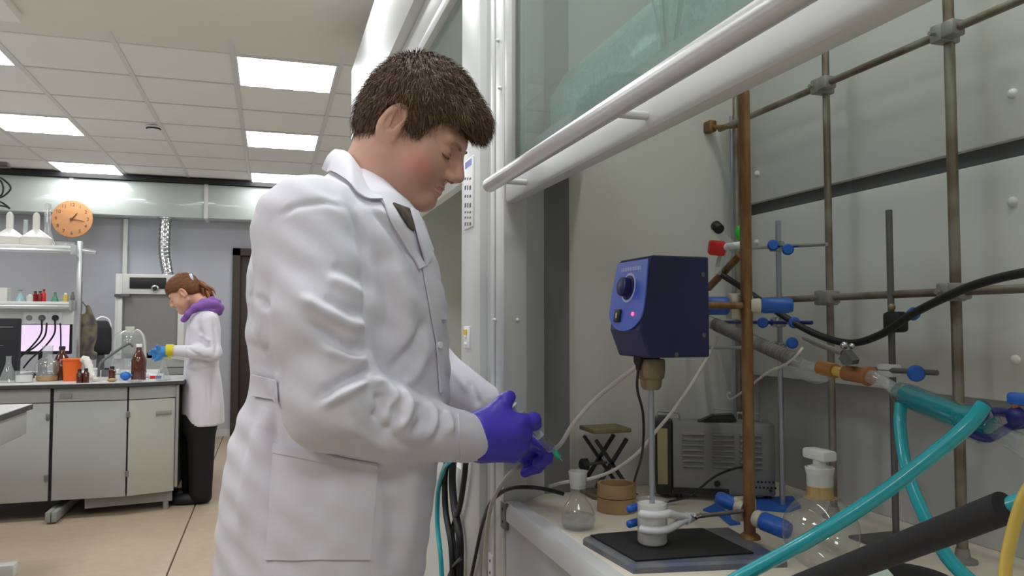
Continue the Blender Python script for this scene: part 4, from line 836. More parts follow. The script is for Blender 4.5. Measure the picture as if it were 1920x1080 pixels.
for r in range(3):
    for q in range(9): MB().box((k0 + .012 + q * (k1_ - k0 - .03) / 9, 6.13 + r * .035, BT + .02), (k0 + .012 + (q + .8) * (k1_ - k0 - .03) / 9, 6.155 + r * .035, BT + .025)).build('key', 'smoke', kb_, smooth=0)
# things standing on the worktop
def put(u, vb, vt, wpx, z=BT, y=None):
    p = aty(u, vb, y) if y else atz(u, vb, z)
    p = Vector((p.x, max(p.y, 5.62), z)); s = depth(p) / F
    return p, (vb - vt) * s, wpx * s / 2
def bottle(name, label, u, vb, vt, w, m, capm, shape='round', cat='bottle', z=BT, y=None, group=None, capw=.45):
    p, h, r = put(u, vb, vt, w, z, y); t = thing(name, label, cat, p, group)
    if shape == 'round': pr = [(r * .92, 0), (r, .02 * h), (r, .55 * h), (r * .75, .68 * h), (r * .36, .82 * h), (r * .34, .93 * h)]
    elif shape == 'vial': pr = [(r * .95, 0), (r, .03 * h), (r, .66 * h), (r * .6, .76 * h), (r * .55, .85 * h)]
    elif shape == 'jar': pr = [(r * .95, 0), (r, .03 * h), (r, .82 * h)]
    elif shape == 'cone': pr = [(r * .96, 0), (r, .03 * h), (r * .3, .72 * h), (r * .28, .97 * h), (r * .36, h)]
    MB().lathe(pr, p, n=20, cap1=shape != 'cone' or not capm is None).build('body', m, t)
    if capm: MB().lathe([(r * capw, pr[-1][1] - .02 * h), (r * capw, h * .98), (r * capw * .9, h)], p, n=16).build('cap', capm, t)
    return t, p, h, r
bottle('conical_flask', 'empty conical flask at the photo\'s left edge on the bench', 15, 717, 668, 31, 'clear_haze', None, 'cone', 'flask')
t, p, h, r = bottle('glass_jar', 'low glass jar with white contents beside the conical flask', 45, 717, 690, 30, 'clear_haze', None, 'jar', 'jar'); MB().lathe([(r * .9, .004), (r * .9, h * .5)], p, n=20).build('contents', 'porcelain', t)
p, h, r = put(88, 714, 648, 42); t = thing('round_flask', 'large empty round flask on a cork ring on the bench', 'flask', p)
MB().lathe([(r * .7, 0), (r * .85, .005), (r * .85, h * .14), (r * .6, h * .15)], p, n=24).build('cork_ring', 'wood', t)
MB().lathe([(r * math.cos(a), h * .36 + r * math.sin(a)) for a in np.linspace(-1.2, 1.1, 12)] + [(r * .40, h * .72), (r * .42, h * .97), (r * .5, h)], p, n=28, cap1=False).build('glass_wall', 'clear_haze', t)
bottle('brown_bottle', 'tall brown glass bottle behind the orange tub', 115, 712, 649, 28, 'brown_glass', 'chair_black', y=5.95, capw=.4)
p, h, r = put(135, 714, 672, 34); t = thing('plastic_tub', 'orange plastic tub beside the tall brown bottle', 'tub', p)
MB().lathe([(r * .84, 0), (r * .86, .004), (r * .97, h * .93), (r * .90, h * .93), (r * .8, .01)], p, n=26, cap1=False).build('body', 'orange_plastic', t); MB().lathe([(r * .99, h * .90), (r * 1.05, h * .92), (r * 1.05, h * .98), (r * .9, h)], p, n=26).build('lid', 'orange_plastic', t)
bottle('small_bottle', 'small brown vial before the orange tub, left of the pair', 145.5, 719, 693, 11, 'brown_glass', 'chair_black', 'vial', group='small brown vials', capw=.6); bottle('small_bottle', 'small brown vial before the orange tub, right of the pair', 157, 719, 692, 11, 'brown_glass', 'chair_black', 'vial', group='small brown vials', capw=.6)
p, h, r = put(167, 716, 672, 30); m = MB(); v_, f_ = [], []
pts = [aty(152, 676, p.y + .1), aty(162, 674, p.y + .08), aty(168, 690, p.y + .04), aty(174, 708, p.y), aty(184, 712, p.y)]
tag(MB().tube(spline(pts, 5), [.012, .018, .022, .026, .022, .024, .02, .026, .022, .026, .022, .024, .018, .022, .02, .024, .018, .02, .016, .014, .008], 9).build('rubber_glove', 'crumple'), 'crumpled off-white rubber glove draped beside the orange tub', 'glove')
hose('spout_tube', [aty(185, 706, 5.85), aty(188, 682, 5.85), aty(205, 668, 5.9), aty(240, 645, 5.95), aty(250, 650, 5.95)], .009, 'smoke', 'bent grey plastic spout arching before the glass carboy', 'tube', 10)
p, h, r = put(242, 690, 612, 60, y=6.5); t = thing('glass_carboy', 'large clear glass carboy with white stopper behind the brown bottle', 'carboy', p); h = aty(242, 612, 6.5).z - BT
MB().lathe([(r * .95, 0), (r, .01), (r, h * .70), (r * .9, h * .82), (r * .5, h * .90), (r * .25, h * .93)], p, n=32, cap1=False).build('glass_wall', 'clear_haze', t); MB().lathe([(r * .24, h * .88), (r * .27, h * 1.0)], p, n=18).build('stopper', 'porcelain_side', t)
MB().tube(spline([aty(250, 625, 6.45), aty(258, 619, 6.43), aty(268, 630, 6.42), aty(272, 660, 6.42), aty(272, 700, 6.42)], 6), .008, 10).build('siphon_tube', 'hose_white', t)
bottle('brown_bottle', 'tall brown glass bottle with white cap before the carboy', 259.5, 712, 645, 26, 'brown_glass', 'porcelain', capw=.42)
bottle('small_bottle', 'small amber bottle left of the blue-capped dropper', 210, 711, 687, 13, 'brown_glass', 'chair_black', 'vial', capw=.6)
bottle('small_bottle', 'small clear vial with white cap next to the amber bottle', 221, 712, 692, 10, 'clear_haze', 'porcelain', 'vial', capw=.7)
p, h, r = put(235, 713, 698, 18); t = thing('pipette_bulb', 'bright blue rubber pipette bulb on the worktop', 'pipette bulb', p); MB().ball(p + Vector((0, 0, h * .55)), h * .55, sc=(1.15, 1.15, 1)).build('bulb', 'blue_cap', t); MB().cone(p + Vector((.02, 0, h * .5)), p + Vector((.09, 0, h * .8)), .008).build('neck', 'blue_cap', t)
bottle('small_tube', 'white capped plastic tube right of the blue bulb', 249, 710, 678, 9, 'frost', 'porcelain', 'jar', 'tube', capw=1.05)
p, h, r = put(282, 699, 684, 20); t = thing('green_cap', 'green plastic screw cap beside the brown bottle', 'cap', Vector((p.x, 6.1, BT))); MB().lathe([(r, 0), (r, h * .7), (r * .7, h)], (p.x, 6.1, BT), n=20).build('shell', 'green_cap', t); MB().lathe([(r * 1.04, 0), (r * 1.04, .008)], (p.x, 6.1, BT), n=20).build('rim', 'green_cap', t)
p, h, r = put(293, 713, 701, 24); t = thing('small_box', 'small white box printed red and blue at the bench corner', 'box', p); MB().box((p.x - r, p.y, BT), (p.x + r, p.y + .06, BT + h), bev=.003).build('carton', 'porcelain', t)
for q, mm in ((-.5, 'red_plastic'), (.35, 'motor_face')): MB().box((p.x + r * q - .018, p.y - .001, BT + h * .25), (p.x + r * q + .016, p.y, BT + h * .7)).build('print_patch', mm, t)
p, h, r = put(296, 700, 691, 27); tag(MB().cone((p.x - r, 5.98, BT + h * .5), (p.x + r, 5.98, BT + h * .5), h * .5, n=16).build('tissue_roll', 'porcelain'), 'white paper roll lying behind the small printed box', 'paper roll')
bottle('conical_flask', 'clear conical flask under the woman\'s blue glove', 306, 713, 663, 26, 'clear_haze', None, 'cone', 'flask')
bottle('small_bottle', 'small dark bottle left of the amber bottle', 200, 706, 690, 18, 'smoke', 'chair_black', 'jar'); bottle('small_bottle', 'clear cup with pale rim behind the carboy spout', 176, 706, 690, 16, 'clear_haze', 'porcelain', 'jar', capw=1.05)
p, h, r = put(210, 716, 708, 16); tag(MB().ball(p + Vector((0, 0, .012)), .022, sc=(1.4, 1, .55)).build('cork_stopper', 'wood'), 'flat pinkish stopper lying at the bench\'s front edge', 'stopper')
dsh = put(252, 716, 711, 22)[0]; tag(MB().lathe([(.045, 0), (.047, .012), (.044, .012), (.042, .003)], (dsh.x, dsh.y, BT), n=24).build('petri_dish', 'clear_haze'), 'low glass dish at the front edge beside the brown bottle', 'dish')
mg = put(330, 708, 690, 26)[0]; t = thing('hot_plate', 'small grey instrument block before the woman at the bench end', 'instrument', (E1.x - .12, 6.3, BT)); MB().box((E1.x - .22, 6.25, BT), (E1.x - .03, 6.42, BT + .05), bev=.006).build('body', 'plinth_grey', t); MB().box((E1.x - .20, 6.27, BT + .05), (E1.x - .05, 6.40, BT + .06), bev=.003).build('top_plate', 'smoke', t)
# small bottles on the lower shelf, glassware on the upper shelf
for (u, vt, w, m, c, sh, lb) in ((38, 543, 20, 'teal_liquid', 'smoke', 'cone', 'pale blue conical flask with dark stopper on the lower shelf'), (57, 551, 13, 'porcelain_side', 'porcelain', 'jar', 'little white jar on the lower shelf'), (66, 545, 9, 'red_glass', 'black_plastic', 'vial', 'dark red bottle with black cap on the lower shelf'), (75, 545, 10, 'red_glass', 'black_plastic', 'round', 'dark red round bottle right of the black-capped one'), (82, 541, 7, 'red_plastic', 'red_glass', 'vial', 'slim bright red bottle on the lower shelf'), (103, 547, 14, 'green_liquid', 'green_cap', 'cone', 'green dropper flask on the lower shelf'), (123, 548, 9, 'yellow_label', 'porcelain', 'jar', 'yellow-labelled jar with white lid on the lower shelf'), (136, 546, 7, 'smoke', 'smoke', 'vial', 'grey vial at the right end of the lower shelf')):
    bottle('reagent_bottle', lb, u, 565, vt, w, m, c, sh, z=zs2, y=YR, group='bottles on the lower rack shelf', capw=.55)
def funnel(u, lb):
    p, h, r = put(u, 461, 397, 54, zs1, YR); t = thing('buchner_funnel', lb, 'funnel', p, 'porcelain funnels on the upper shelf')
    MB().lathe([(r * .94, 0), (r, .005), (r, h * .24)], p, n=28).build('cup', 'porcelain_side', t); MB().lathe([(r, h * .24), (r * .22, h * .50)], p, n=28).build('shoulder', 'porcelain', t)
    MB().lathe([(r * .22, h * .49), (r * .22, h * .88), (r * .16, h * .96), (r * .05, h)], p, n=18).build('stem', 'porcelain_side', t)
funnel(17, 'upside-down white porcelain funnel at the left end of the upper shelf'); funnel(67, 'upside-down white porcelain funnel next to the glass funnel on the shelf')
p, h, r = put(88, 461, 378, 32, zs1, YR + .08); t = thing('glass_funnel', 'tall upside-down clear glass funnel on the upper shelf', 'funnel', p); MB().lathe([(r, 0), (r * .35, h * .40), (r * .33, h * .95), (r * .2, h)], p, n=22, cap0=False).build('cone', 'clear_haze', t); MB().lathe([(r * .34, h * .86), (r * .34, h * .985)], p, n=16).build('tip', 'frost', t)
p, h, r = put(47, 461, 409, 8, zs1, YR + .12); tag(MB().lathe([(r * .9, 0), (r, .004), (r, h), (r * .85, h), (r * .85, .01)], p, n=16, cap1=False).build('glass_cylinder', 'clear_haze'), 'narrow glass cylinder between the two porcelain funnels', 'cylinder')
p, h, r = put(122, 461, 452, 34, zs1, YR); tag(MB().lathe([(r * .96, 0), (r, .004), (r, h), (r * .95, h), (r * .94, .006)], p, n=28, cap1=False).build('crystallising_dish', 'clear_haze'), 'low clear glass dish at the right end of the upper shelf', 'dish')
wb0 = aty(8, 565, YR); tag(MB().box((wb0.x - .12, YR - .05, zs2), (wb0.x + .03, YR + .05, aty(8, 540, YR).z), bev=.006).build('white_carton', 'porcelain_side'), 'pale carton at the left end of the lower shelf', 'box')
# camouflage bag hanging on the rack end, black chair behind the bench
def blob(name, secs, m, parent, h=.012, disp=None):
    S = np.array(secs); lo = (S[:, 1] - S[:, 3]).min() - .05, (S[:, 2] - S[:, 4]).min() - .05, S[:, 0].min() - .05; hi = (S[:, 1] + S[:, 3]).max() + .05, (S[:, 2] + S[:, 4]).max() + .05, S[:, 0].max() + .05
    v, f = sdf_mesh(lambda p: S_loft(p, secs) + (.012 * np.sin(p[..., 0] * 70 + 5 * np.sin(p[..., 2] * 9)) * 1 if disp else 0), lo, hi, h); v = relax(v, f, 4)
    return np_mesh(name, v, f, m, parent)
bp = aty(162, 600, YR + .1); t = thing('hanging_bag', 'grey-brown camouflage cloth bag hanging from the rack\'s end', 'bag', (bp.x, YR + .1, BT))
zz = lambda v, y=YR + .1: aty(160, v, y).z
blob('cloth', [(zz(672), bp.x + .01, bp.y, .055, .04), (zz(640), bp.x + .01, bp.y, .055, .05), (zz(605), bp.x + .012, bp.y, .048, .05), (zz(585), bp.x + .005, bp.y, .022, .03), (zz(575), bp.x, bp.y, .01, .012)], 'camo', t, .008, True)
MB().tube([(bp.x, bp.y, zz(576)), (bp.x - .03, bp.y, zz(566)), (xr1, bp.y - .04, zz(566))], .004, 6).build('strap', 'camo', t)
YC = 7.55; q0, q1 = aty(173, 665, YC), aty(205, 601, YC); t = thing('office_chair', 'black office chair behind the bench', 'chair', (q1.x, YC, 0))
blob('backrest', [(q0.z, (q0.x + q1.x) / 2, YC, .075, .05), (q0.z + .05, (q0.x + q1.x) / 2, YC, .09, .06), (q1.z - .06, (q0.x + q1.x) / 2, YC, .085, .06), (q1.z, (q0.x + q1.x) / 2, YC, .05, .04)], 'chair_black', t, .014)
MB().tube(spline([(q0.x + .02, YC - .05, q1.z), (q1.x - .05, YC - .02, q1.z + .03), (q1.x + .01, YC, q1.z - .03), (q1.x + .01, YC, q0.z)], 5), .008, 8).build('back_trim', 'porcelain', t)
MB().box((q0.x - .12, YC - .3, .44), (q1.x + .12, YC + .1, .51), bev=.03).build('seat', 'chair_black', t); MB().cone(((q0.x + q1.x) / 2, YC - .1, .07), ((q0.x + q1.x) / 2, YC - .1, .45), .03).build('column', 'smoke', t)
MB().box(((q0.x + q1.x) / 2 - .03, YC - .02, .5), ((q0.x + q1.x) / 2 + .03, YC + .03, q0.z + .05), bev=.01).build('back_support', 'smoke', t)
for k in range(5):
    a = 2 * math.pi * k / 5; c = Vector(((q0.x + q1.x) / 2, YC - .1, .08)); e = c + Vector((math.cos(a), math.sin(a), -.09)) * .28; e.z = .055; MB().cone(c, e, .022, .014, 10).build('leg', 'smoke', t); MB().cone(e + Vector((-.015, 0, -.027)), e + Vector((.015, 0, -.027)), .028, n=14).build('castor', 'chair_black', t)
# far fume cupboard against the wall, its flexible duct and white conduit
YF = 8.45; f0, f1 = aty(213, 690, YF), aty(332, 515, YF); fc = thing('fume_cupboard', 'pale fume cupboard with grey sash and black control strip by the far wall', 'fume cupboard', ((f0.x + f1.x) / 2, 8.8, 0))
xr_ = aty(345, 600, YF).x; zT_ = f1.z; zM = aty(240, 551, YF).z
MB().box((f0.x, YF + .05, 0), (xr_, 9.19, .9)).build('base_cabinet', 'bench_grey', fc); MB().box((f0.x, YF, .9), (f0.x + .06, 9.18, zT_), bev=.004).build('side_panel', 'white_enamel', fc); MB().box((xr_ - .06, YF, .9), (xr_, 9.18, zT_), bev=.004).build('side_panel', 'white_enamel', fc)
MB().box((f0.x + .06, YF, zM), (xr_ - .06, 9.18, zT_), bev=.004).build('head_panel', 'white_enamel', fc); b0_, b1_ = aty(243, 541, YF), aty(312, 521, YF)
MB().box((b0_.x, YF - .012, b0_.z), (b1_.x, YF, b1_.z), bev=.003).build('control_strip', 'black_plastic', fc); kq = aty(291, 541, YF - .012); MB().lathe([(.035, 0), (.035, .015), (.022, .018)], kq, (0, -1, 0), n=20).build('dial', 'chrome', fc); MB().cone(kq + Vector((0, -.015, 0)), kq + Vector((0, -.02, 0)), .022, n=16).build('dial_face', 'black_plastic', fc)
MB().box((f0.x + .06, YF + .05, .95), (xr_ - .06, YF + .06, zM)).build('sash', 'pane_grey', fc); h0_, h1_ = aty(215, 557, YF - .02), aty(243, 551, YF - .02); MB().box((h0_.x, YF - .05, h0_.z), (h1_.x, YF, h1_.z), bev=.006).build('latch', 'smoke', fc)
pq = aty(225, 560, YF - .02); MB().box((pq.x - .02, YF - .015, .95), (pq.x + .02, YF + .02, pq.z), bev=.004).build('guide_rail', 'white_enamel', fc)
du2 = thing('flexible_duct', 'shiny corrugated metal duct from the fume cupboard to the box duct', 'duct', aty(315, 515, 8.8))
cpth = spline([aty(311, 410, 8.95), aty(309, 440, 8.92), aty(308, 470, 8.9), aty(311, 495, 8.86), aty(316, 520, 8.82), Vector((aty(318, 520, 8.82).x, 8.82, zT_))], 10)
MB().tube(cpth, [.058 + .004 * math.sin(k * 2.1) for k in range(len(cpth))], 18).build('hose', 'steel_flex', du2); c_ = aty(311, 410, 8.95); MB().lathe([(.09, 0), (.09, -.012), (.062, -.014), (.062, -.03)], (c_.x, c_.y, 2.376), n=20).build('flange', 'alu', du2)
cnd = thing('conduit', 'thin white conduit dropping from the duct to the fume cupboard', 'conduit', aty(232, 517, 9.1)); ca_, cb_ = aty(236, 408, 9.15), aty(231, 517, 9.15)
MB().box((ca_.x - .022, 9.14, cb_.z), (ca_.x + .022, 9.19, 2.375), bev=.004).build('riser', 'white_enamel', cnd); MB().box((ca_.x - .022, 9.14, cb_.z - .03), (aty(312, 519, 9.15).x, 9.19, cb_.z), bev=.004).build('run', 'white_enamel', cnd)
# nearer bench at the left edge of the picture
NB = thing('lab_bench', 'corner of a nearer white-topped bench cut by the photo\'s left edge', 'lab bench', (-2, 3.5, 0)); XN = -1.2; zN = .82; YN = atz(57, 757, zN).y
MB().box((-3.4, .6, zN - .028), (XN, YN, zN - .004)).build('worktop_edge', 'bench_edge', NB); MB().box((-3.4, .6, zN - .004), (XN - .003, YN - .003, zN), bev=.001).build('worktop', 'bench_top', NB)
MB().box((-3.35, .65, zN - .16), (XN - .03, YN - .06, zN - .03)).build('carcass', 'bench_grey', NB)
for y in (.8, YN - .75):
    for x in (-1.42, -3.2): MB().box((x, y, .06), (x + .05, y + .05, zN - .16), bev=.004).build('leg', 'plinth_grey', NB)
for y0, y1 in ((.7, 2.0), (2.01, 3.35), (3.36, YN - .06)):
    MB().box((XN - .03, y0, zN - .15), (XN - .012, y1, zN - .034), bev=.002).build('drawer_front', 'bench_grey', NB)
fp = atz(22, 1078, 0); MB().box((-1.6, fp.y - .05, 0), (max(fp.x + .02, XN + .0), fp.y + .03, .06), bev=.004).build('floor_runner', 'white_enamel', NB); MB().box((-3.2, .8, 0), (-1.37, .85, .06), bev=.004).build('floor_runner', 'white_enamel', NB)
# rack post and draped cables at the very edge, above the nearer bench
px_ = aty(-14, 400, 4.4); pr_ = thing('rack_post', 'aluminium rack post at the photo\'s left edge with cables draped on it', 'rack post', (px_.x, 4.4, zN)); MB().box((px_.x - .03, 4.38, zN), (px_.x + .01, 4.42, 2.35), bev=.004).build('post', 'alu', pr_); pk = aty(2, 309, 4.4)
MB().box((px_.x - .02, 4.37, pk.z - .012), (pk.x + .035, 4.43, pk.z + .012), bev=.003).build('arm', 'door_wood', pr_)
for k, (pts, lb) in enumerate((([(-12, 330), (4, 335), (20, 352), (6, 368), (-12, 372)], 'upper loop of black cable at the photo\'s left edge'), ([(-12, 340), (0, 338), (6, 352), (2, 366), (-12, 364)], 'small inner loop of black cable at the left edge'), ([(-12, 376), (4, 380), (18, 391), (10, 387), (-12, 384)], 'lowest loop of black cable at the left edge above the funnels'))):
    hose('cable_loop', [aty(u, v, 4.4) for u, v in pts], .0045, 'hose_black', lb, 'cable', 8)['group'] = 'cable loops at the left edge'

# ================================================================== people
mat('coat_cloth', (220, 218, 228), 0.75, bump=.03, bscale=300, sheen=.15); mat('coat_thread', (176, 176, 184), 0.8)
mat('skin', (208, 160, 141), 0.5, sss=.12, var=.05, vscale=40, bump=.02, bscale=500); mat('skin_w', (214, 164, 140), 0.5, sss=.1)
mat('brow', (158, 116, 95), .8); mat('lash', (104, 74, 60), .8); mat('lip', (182, 116, 102), 0.45); mat('hair_brown', (72, 54, 40), 0.55, var=.25, vscale=60, spec=.3); mat('hair_strand', (98, 74, 54), 0.5, var=.3, vscale=40, spec=.3); mat('hair_auburn', (104, 66, 42), 0.5, var=.3, vscale=30, stretch=(1, 1, .3), spec=.3); mat('hair_auburn_light', (150, 98, 60), 0.5, var=.2, spec=.3)
mat('glove_violet', (70, 56, 190), 0.42, var=.04); mat('glove_blue', (62, 138, 206), 0.45); mat('cuff_yellow', (216, 200, 40), 0.5); mat('hoodie', (140, 96, 178), 0.9); mat('trousers_black', (20, 20, 22), 0.85); mat('trousers_dark', (46, 50, 60), 0.85); mat('shoe', (18, 18, 19), 0.5)
mat('shirt_dark', (66, 54, 50), 0.8, col2=(96, 82, 74), vscale=60); mat('eye_white', (220, 214, 208), 0.3); mat('iris', (60, 54, 48), 0.2); mat('clip_pale', (206, 216, 232), 0.3)
glass('syringe_clear', (240, 244, 246), refl=1.5, haze=.12); mat('needle_green', (40, 176, 140), 0.4); mat('ink_black', (30, 30, 34), 0.5)
# blush on the man's cheek as skin colour
def blush(m, c, r, col):
    nt = m.node_tree; b = nt.nodes['Principled BSDF']; src = b.inputs['Base Color'].links[0].from_socket
    tc = nt.nodes.new('ShaderNodeTexCoord'); mx = nt.nodes.new('ShaderNodeMix'); mx.data_type = 'RGBA'
    vm = nt.nodes.new('ShaderNodeVectorMath'); vm.operation = 'DISTANCE'; vm.inputs[1].default_value = c
    mr = nt.nodes.new('ShaderNodeMapRange'); mr.inputs[1].default_value = 0; mr.inputs[2].default_value = r; mr.inputs[3].default_value = .7; mr.inputs[4].default_value = 0; mr.interpolation_type = 'SMOOTHSTEP'
    nt.links.new(tc.outputs['Object'], vm.inputs[0]); nt.links.new(vm.outputs['Value'], mr.inputs[0]); nt.links.new(mr.outputs[0], mx.inputs[0]); nt.links.new(src, mx.inputs[6]); mx.inputs[7].default_value = srgb(*col); nt.links.new(mx.outputs[2], b.inputs['Base Color'])

def rot(yaw, pitch, roll=0.0):     # forward +x; yaw > 0 turns towards -y, pitch > 0 looks down
    return np.array((Matrix.Rotation(-yaw, 3, 'Z') @ Matrix.Rotation(pitch, 3, 'Y') @ Matrix.Rotation(roll, 3, 'X')))
def head_sdf(p, full=1.0, lids=1.0):
    y = np.abs(p[..., 1]); q = np.stack([p[..., 0], y, p[..., 2]], -1)
    d = S_ell(p, (-.010, 0, .043), (.097, .077, .083))
    d = smin(d, S_ell(p, (.038, 0, -.028), (.054, .060, .082)), .035)
    d = smin(d, S_cone(q, (-.002, .052, -.050), (.070, .012, -.092), .017 * full, .018), .03)
    d = smin(d, S_ell(q, (.052, .036, -.036), (.032, .030 * full, .034)), .025)
    d = smin(d, S_cone(q, (.086, 0, .020), (.076, .042, .022), .010, .009), .018)
    d = smin(d, S_ell(p, (.078, 0, -.092), (.018, .022, .017)), .018)
    d = smax(d, -S_ell(q, (.096, .033, -.001), (.017, .018, .012)), .014)
    d = smin(d, S_ell(q, (.0745, .033, -.001), (.0135, .016, .0125)), .005)
    d = smin(d, S_cone(p, (.088, 0, .012), (.112, 0, -.027), .0085, .0105), .012)
    d = smin(d, S_ell(q, (.101, .0125, -.033), (.0125, .0085, .0085)), .008)
    d = smin(d, S_cone(q, (.0935, 0, -.0575), (.084, .021, -.0600), .0062, .004), .010)
    d = smin(d, S_cone(q, (.0915, 0, -.0690), (.082, .019, -.0640), .0070, .004), .010)
    d = smax(d, -S_cone(q, (.1015, 0, -.0632), (.0865, .024, -.0628), .0012, .0010), .003)
    M = np.array(Matrix.Rotation(.25, 3, 'Y') @ Matrix.Rotation(-.28, 3, 'Z'))
    e = S_ell(q, (-.012, .081, .000), (.0205, .0085, .036), M)
    e = smax(e, -S_ell(q, (-.0065, .0925, .002), (.0135, .0165, .0235), M), .003)
    e = smin(e, S_cone(q, (-.017, .083, .014), (-.014, .084, -.012), .0028, .003), .004)
    e = smin(e, S_ell(q, (.003, .080, -.006), (.006, .006, .009)), .006)
    e = smin(e, S_ell(q, (-.004, .077, -.026), (.010, .006, .010)), .008)
    return smin(d, e, .008)
def to_world(v, R, o, k): return (v * k) @ R.T + np.array(o)
HAIRX = [-.16, -.09, -.055, -.036, -.030, .000, .006, .012, .034, .040, .055, .075, .10, .16]
HAIRZ = [-.062, -.064, -.060, -.045, .020, .030, .026, -.008, -.004, .012, .036, .048, .042, .040]
def hair_sdf(p):
    d = S_ell(p, (-.004, 0, .045), (.104, .088, .094))
    d = smin(d, S_ell(p, (-.048, 0, -.005), (.052, .070, .060)), .04)
    d = smin(d, S_ell(p, (.084, -.005, .066), (.034, .060, .030)), .03)
    yy = np.abs(p[..., 1])
    z0 = np.interp(p[..., 0], HAIRX, HAIRZ).astype(np.float32)
    z0 = z0 + np.where(p[..., 0] < -.03, .02 * np.clip((yy - .04) / .04, 0, 1), 0)
    n = .0022 * np.sin(p[..., 0] * 240 + 40 * np.sin(p[..., 1] * 30)) * np.sin(p[..., 1] * 190 + p[..., 2] * 120)
    return smax(d + n, z0 - p[..., 2], .010)
def loft_px(rows, Y):        # rows: (v, ul, ur, b) measured on the plane y = Y
    out = []
    for v, ul, ur, b in rows:
        a, c = aty(ul, v, Y), aty(ur, v, Y); out.append((a.z, (a.x + c.x) / 2, Y, abs(c.x - a.x) / 2, b))
    return sorted(out)
def folds(v, f, lines, vis_dir=None):
    n = vnormals(v, f); u_, w_ = proj_np(v); view = v - np.array([0, 0, CAMH]); view /= np.linalg.norm(view, axis=1)[:, None]
    face = np.clip(-(n * view).sum(1) * 1.6, 0, 1); disp = np.zeros(len(v))
    for pts, amp, wid in lines:
        P = np.array([(p.x, p.y) for p in [Vector((a, b, 0)) for a, b in pts]]) if len(pts) < 3 else np.array([(p.x, p.y) for p in spline([(a, b, 0) for a, b in pts], 6)])
        best = np.full(len(v), 1e9); tt = np.zeros(len(v)); nseg = len(P) - 1
        for i in range(nseg):
            a, b = P[i], P[i + 1]; ab = b - a; t = np.clip(((u_ - a[0]) * ab[0] + (w_ - a[1]) * ab[1]) / (ab @ ab), 0, 1)
            dd = (u_ - a[0] - t * ab[0]) ** 2 + (w_ - a[1] - t * ab[1]) ** 2; m = dd < best; best[m] = dd[m]; tt[m] = (i + t[m]) / nseg
        taper = np.clip(np.minimum(tt, 1 - tt) * 5 + .15, 0, 1)
        disp += amp * np.exp(-best / (2 * wid * wid)) * taper
    return v + n * (disp * face)[:, None]
UNDER = None
def bvh_of(v, f): return BVHTree.FromPolygons([tuple(x) for x in v], [tuple(int(i) for i in q) for q in f])
def cast(bvh, u, v, off):
    r = Vector(ray(u, v)).normalized(); hit, nrm, _, dist = bvh.ray_cast(Vector((0, 0, CAMH)), r)
    if UNDER is not None:
        h2, n2, _, d2 = UNDER.ray_cast(Vector((0, 0, CAMH)), r)
        if h2 is not None and (hit is None or abs(d2 - dist) > .022): hit, nrm = h2, n2
    if hit is None: return None
    if nrm.dot(r) > 0: nrm = -nrm
    return hit + nrm * off
def patch(bvh, quad, nu, nv, off, thick, name, m, parent, sm=1):
    # quad: four pixel corners (or functions along the edges); a thin cloth piece lying on the surface below it
    q = [np.array(c, float) for c in quad]; P = []
    for j in range(nv + 1):
        for i in range(nu + 1):
            s, t = i / nu, j / nv; c = (q[0] * (1 - s) + q[1] * s) * (1 - t) + (q[3] * (1 - s) + q[2] * s) * t
            P.append(cast(bvh, c[0], c[1], off))
    for k in range(len(P)):
        if P[k] is None: P[k] = next((x for x in P[k::-1] if x is not None), next(x for x in P if x is not None))
    return sheet(P, nu, nv, thick, name, m, parent)
def sheet(P, nu, nv, thick, name, m, parent):
    n = len(P); N = [Vector()] * n; W = nu + 1
    fs = [(j * W + i, j * W + i + 1, (j + 1) * W + i + 1, (j + 1) * W + i) for j in range(nv) for i in range(nu)]
    for k in range(n):
        i, j = k % W, k // W; a = P[j * W + min(i + 1, nu)] - P[j * W + max(i - 1, 0)]; b = P[min(j + 1, nv) * W + i] - P[max(j - 1, 0) * W + i]; c = a.cross(b)
        N[k] = c.normalized() if c.length > 1e-9 else Vector((0, -1, 0))
        if N[k].dot(P[k] - Vector((0, 0, CAMH))) > 0: N[k] = -N[k]
    back = [P[k] - N[k] * thick for k in range(n)]
    rim = [i for i in range(nu)] + [j * W + nu for j in range(nv)] + [nv * W + i for i in range(nu, 0, -1)] + [j * W for j in range(nv, 0, -1)]
    fs2 = [tuple(k + n for k in f[::-1]) for f in fs] + [(rim[k], rim[(k + 1) % len(rim)], n + rim[(k + 1) % len(rim)], n + rim[k]) for k in range(len(rim))]
    return MB().add(P + back, fs + fs2).build(name, m, parent, smooth=50, fix=False)
def strands(v, n, count, ln, wid, flow, name, m, parent, seed=1, lift=.35):
    r = np.random.default_rng(seed); idx = r.integers(0, len(v), count); mbv = []; mbf = []
    for i in idx:
        p = v[i]; nn = n[i]; fl = flow(p, nn); d = nn * lift + fl * (1 - lift) + r.normal(0, .12, 3); d /= np.linalg.norm(d)
        L = ln * r.uniform(.5, 1.2); s = np.cross(d, nn + r.normal(0, .3, 3)); s /= np.linalg.norm(s) + 1e-9; w_ = wid * r.uniform(.6, 1.2)
        mid = p + d * L * .55; tip = p + d * L - nn * L * .18 + np.array([0, 0, -.1 * L]); b = len(mbv); p = p - nn * .002; t = np.cross(d, s) * w_ * .6
        mbv += [p - s * w_, p + s * w_, p + t, mid - s * w_ * .8, mid + s * w_ * .8, mid + t * .8, tip]
        mbf += [(b, b + 1, b + 4, b + 3), (b + 1, b + 2, b + 5, b + 4), (b + 2, b, b + 3, b + 5), (b + 3, b + 4, b + 6), (b + 4, b + 5, b + 6), (b + 5, b + 3, b + 6)]
    o = MB().add(mbv, mbf).build(name, m, parent, smooth=0, fix=False); o['kind'] = 'stuff'; return o

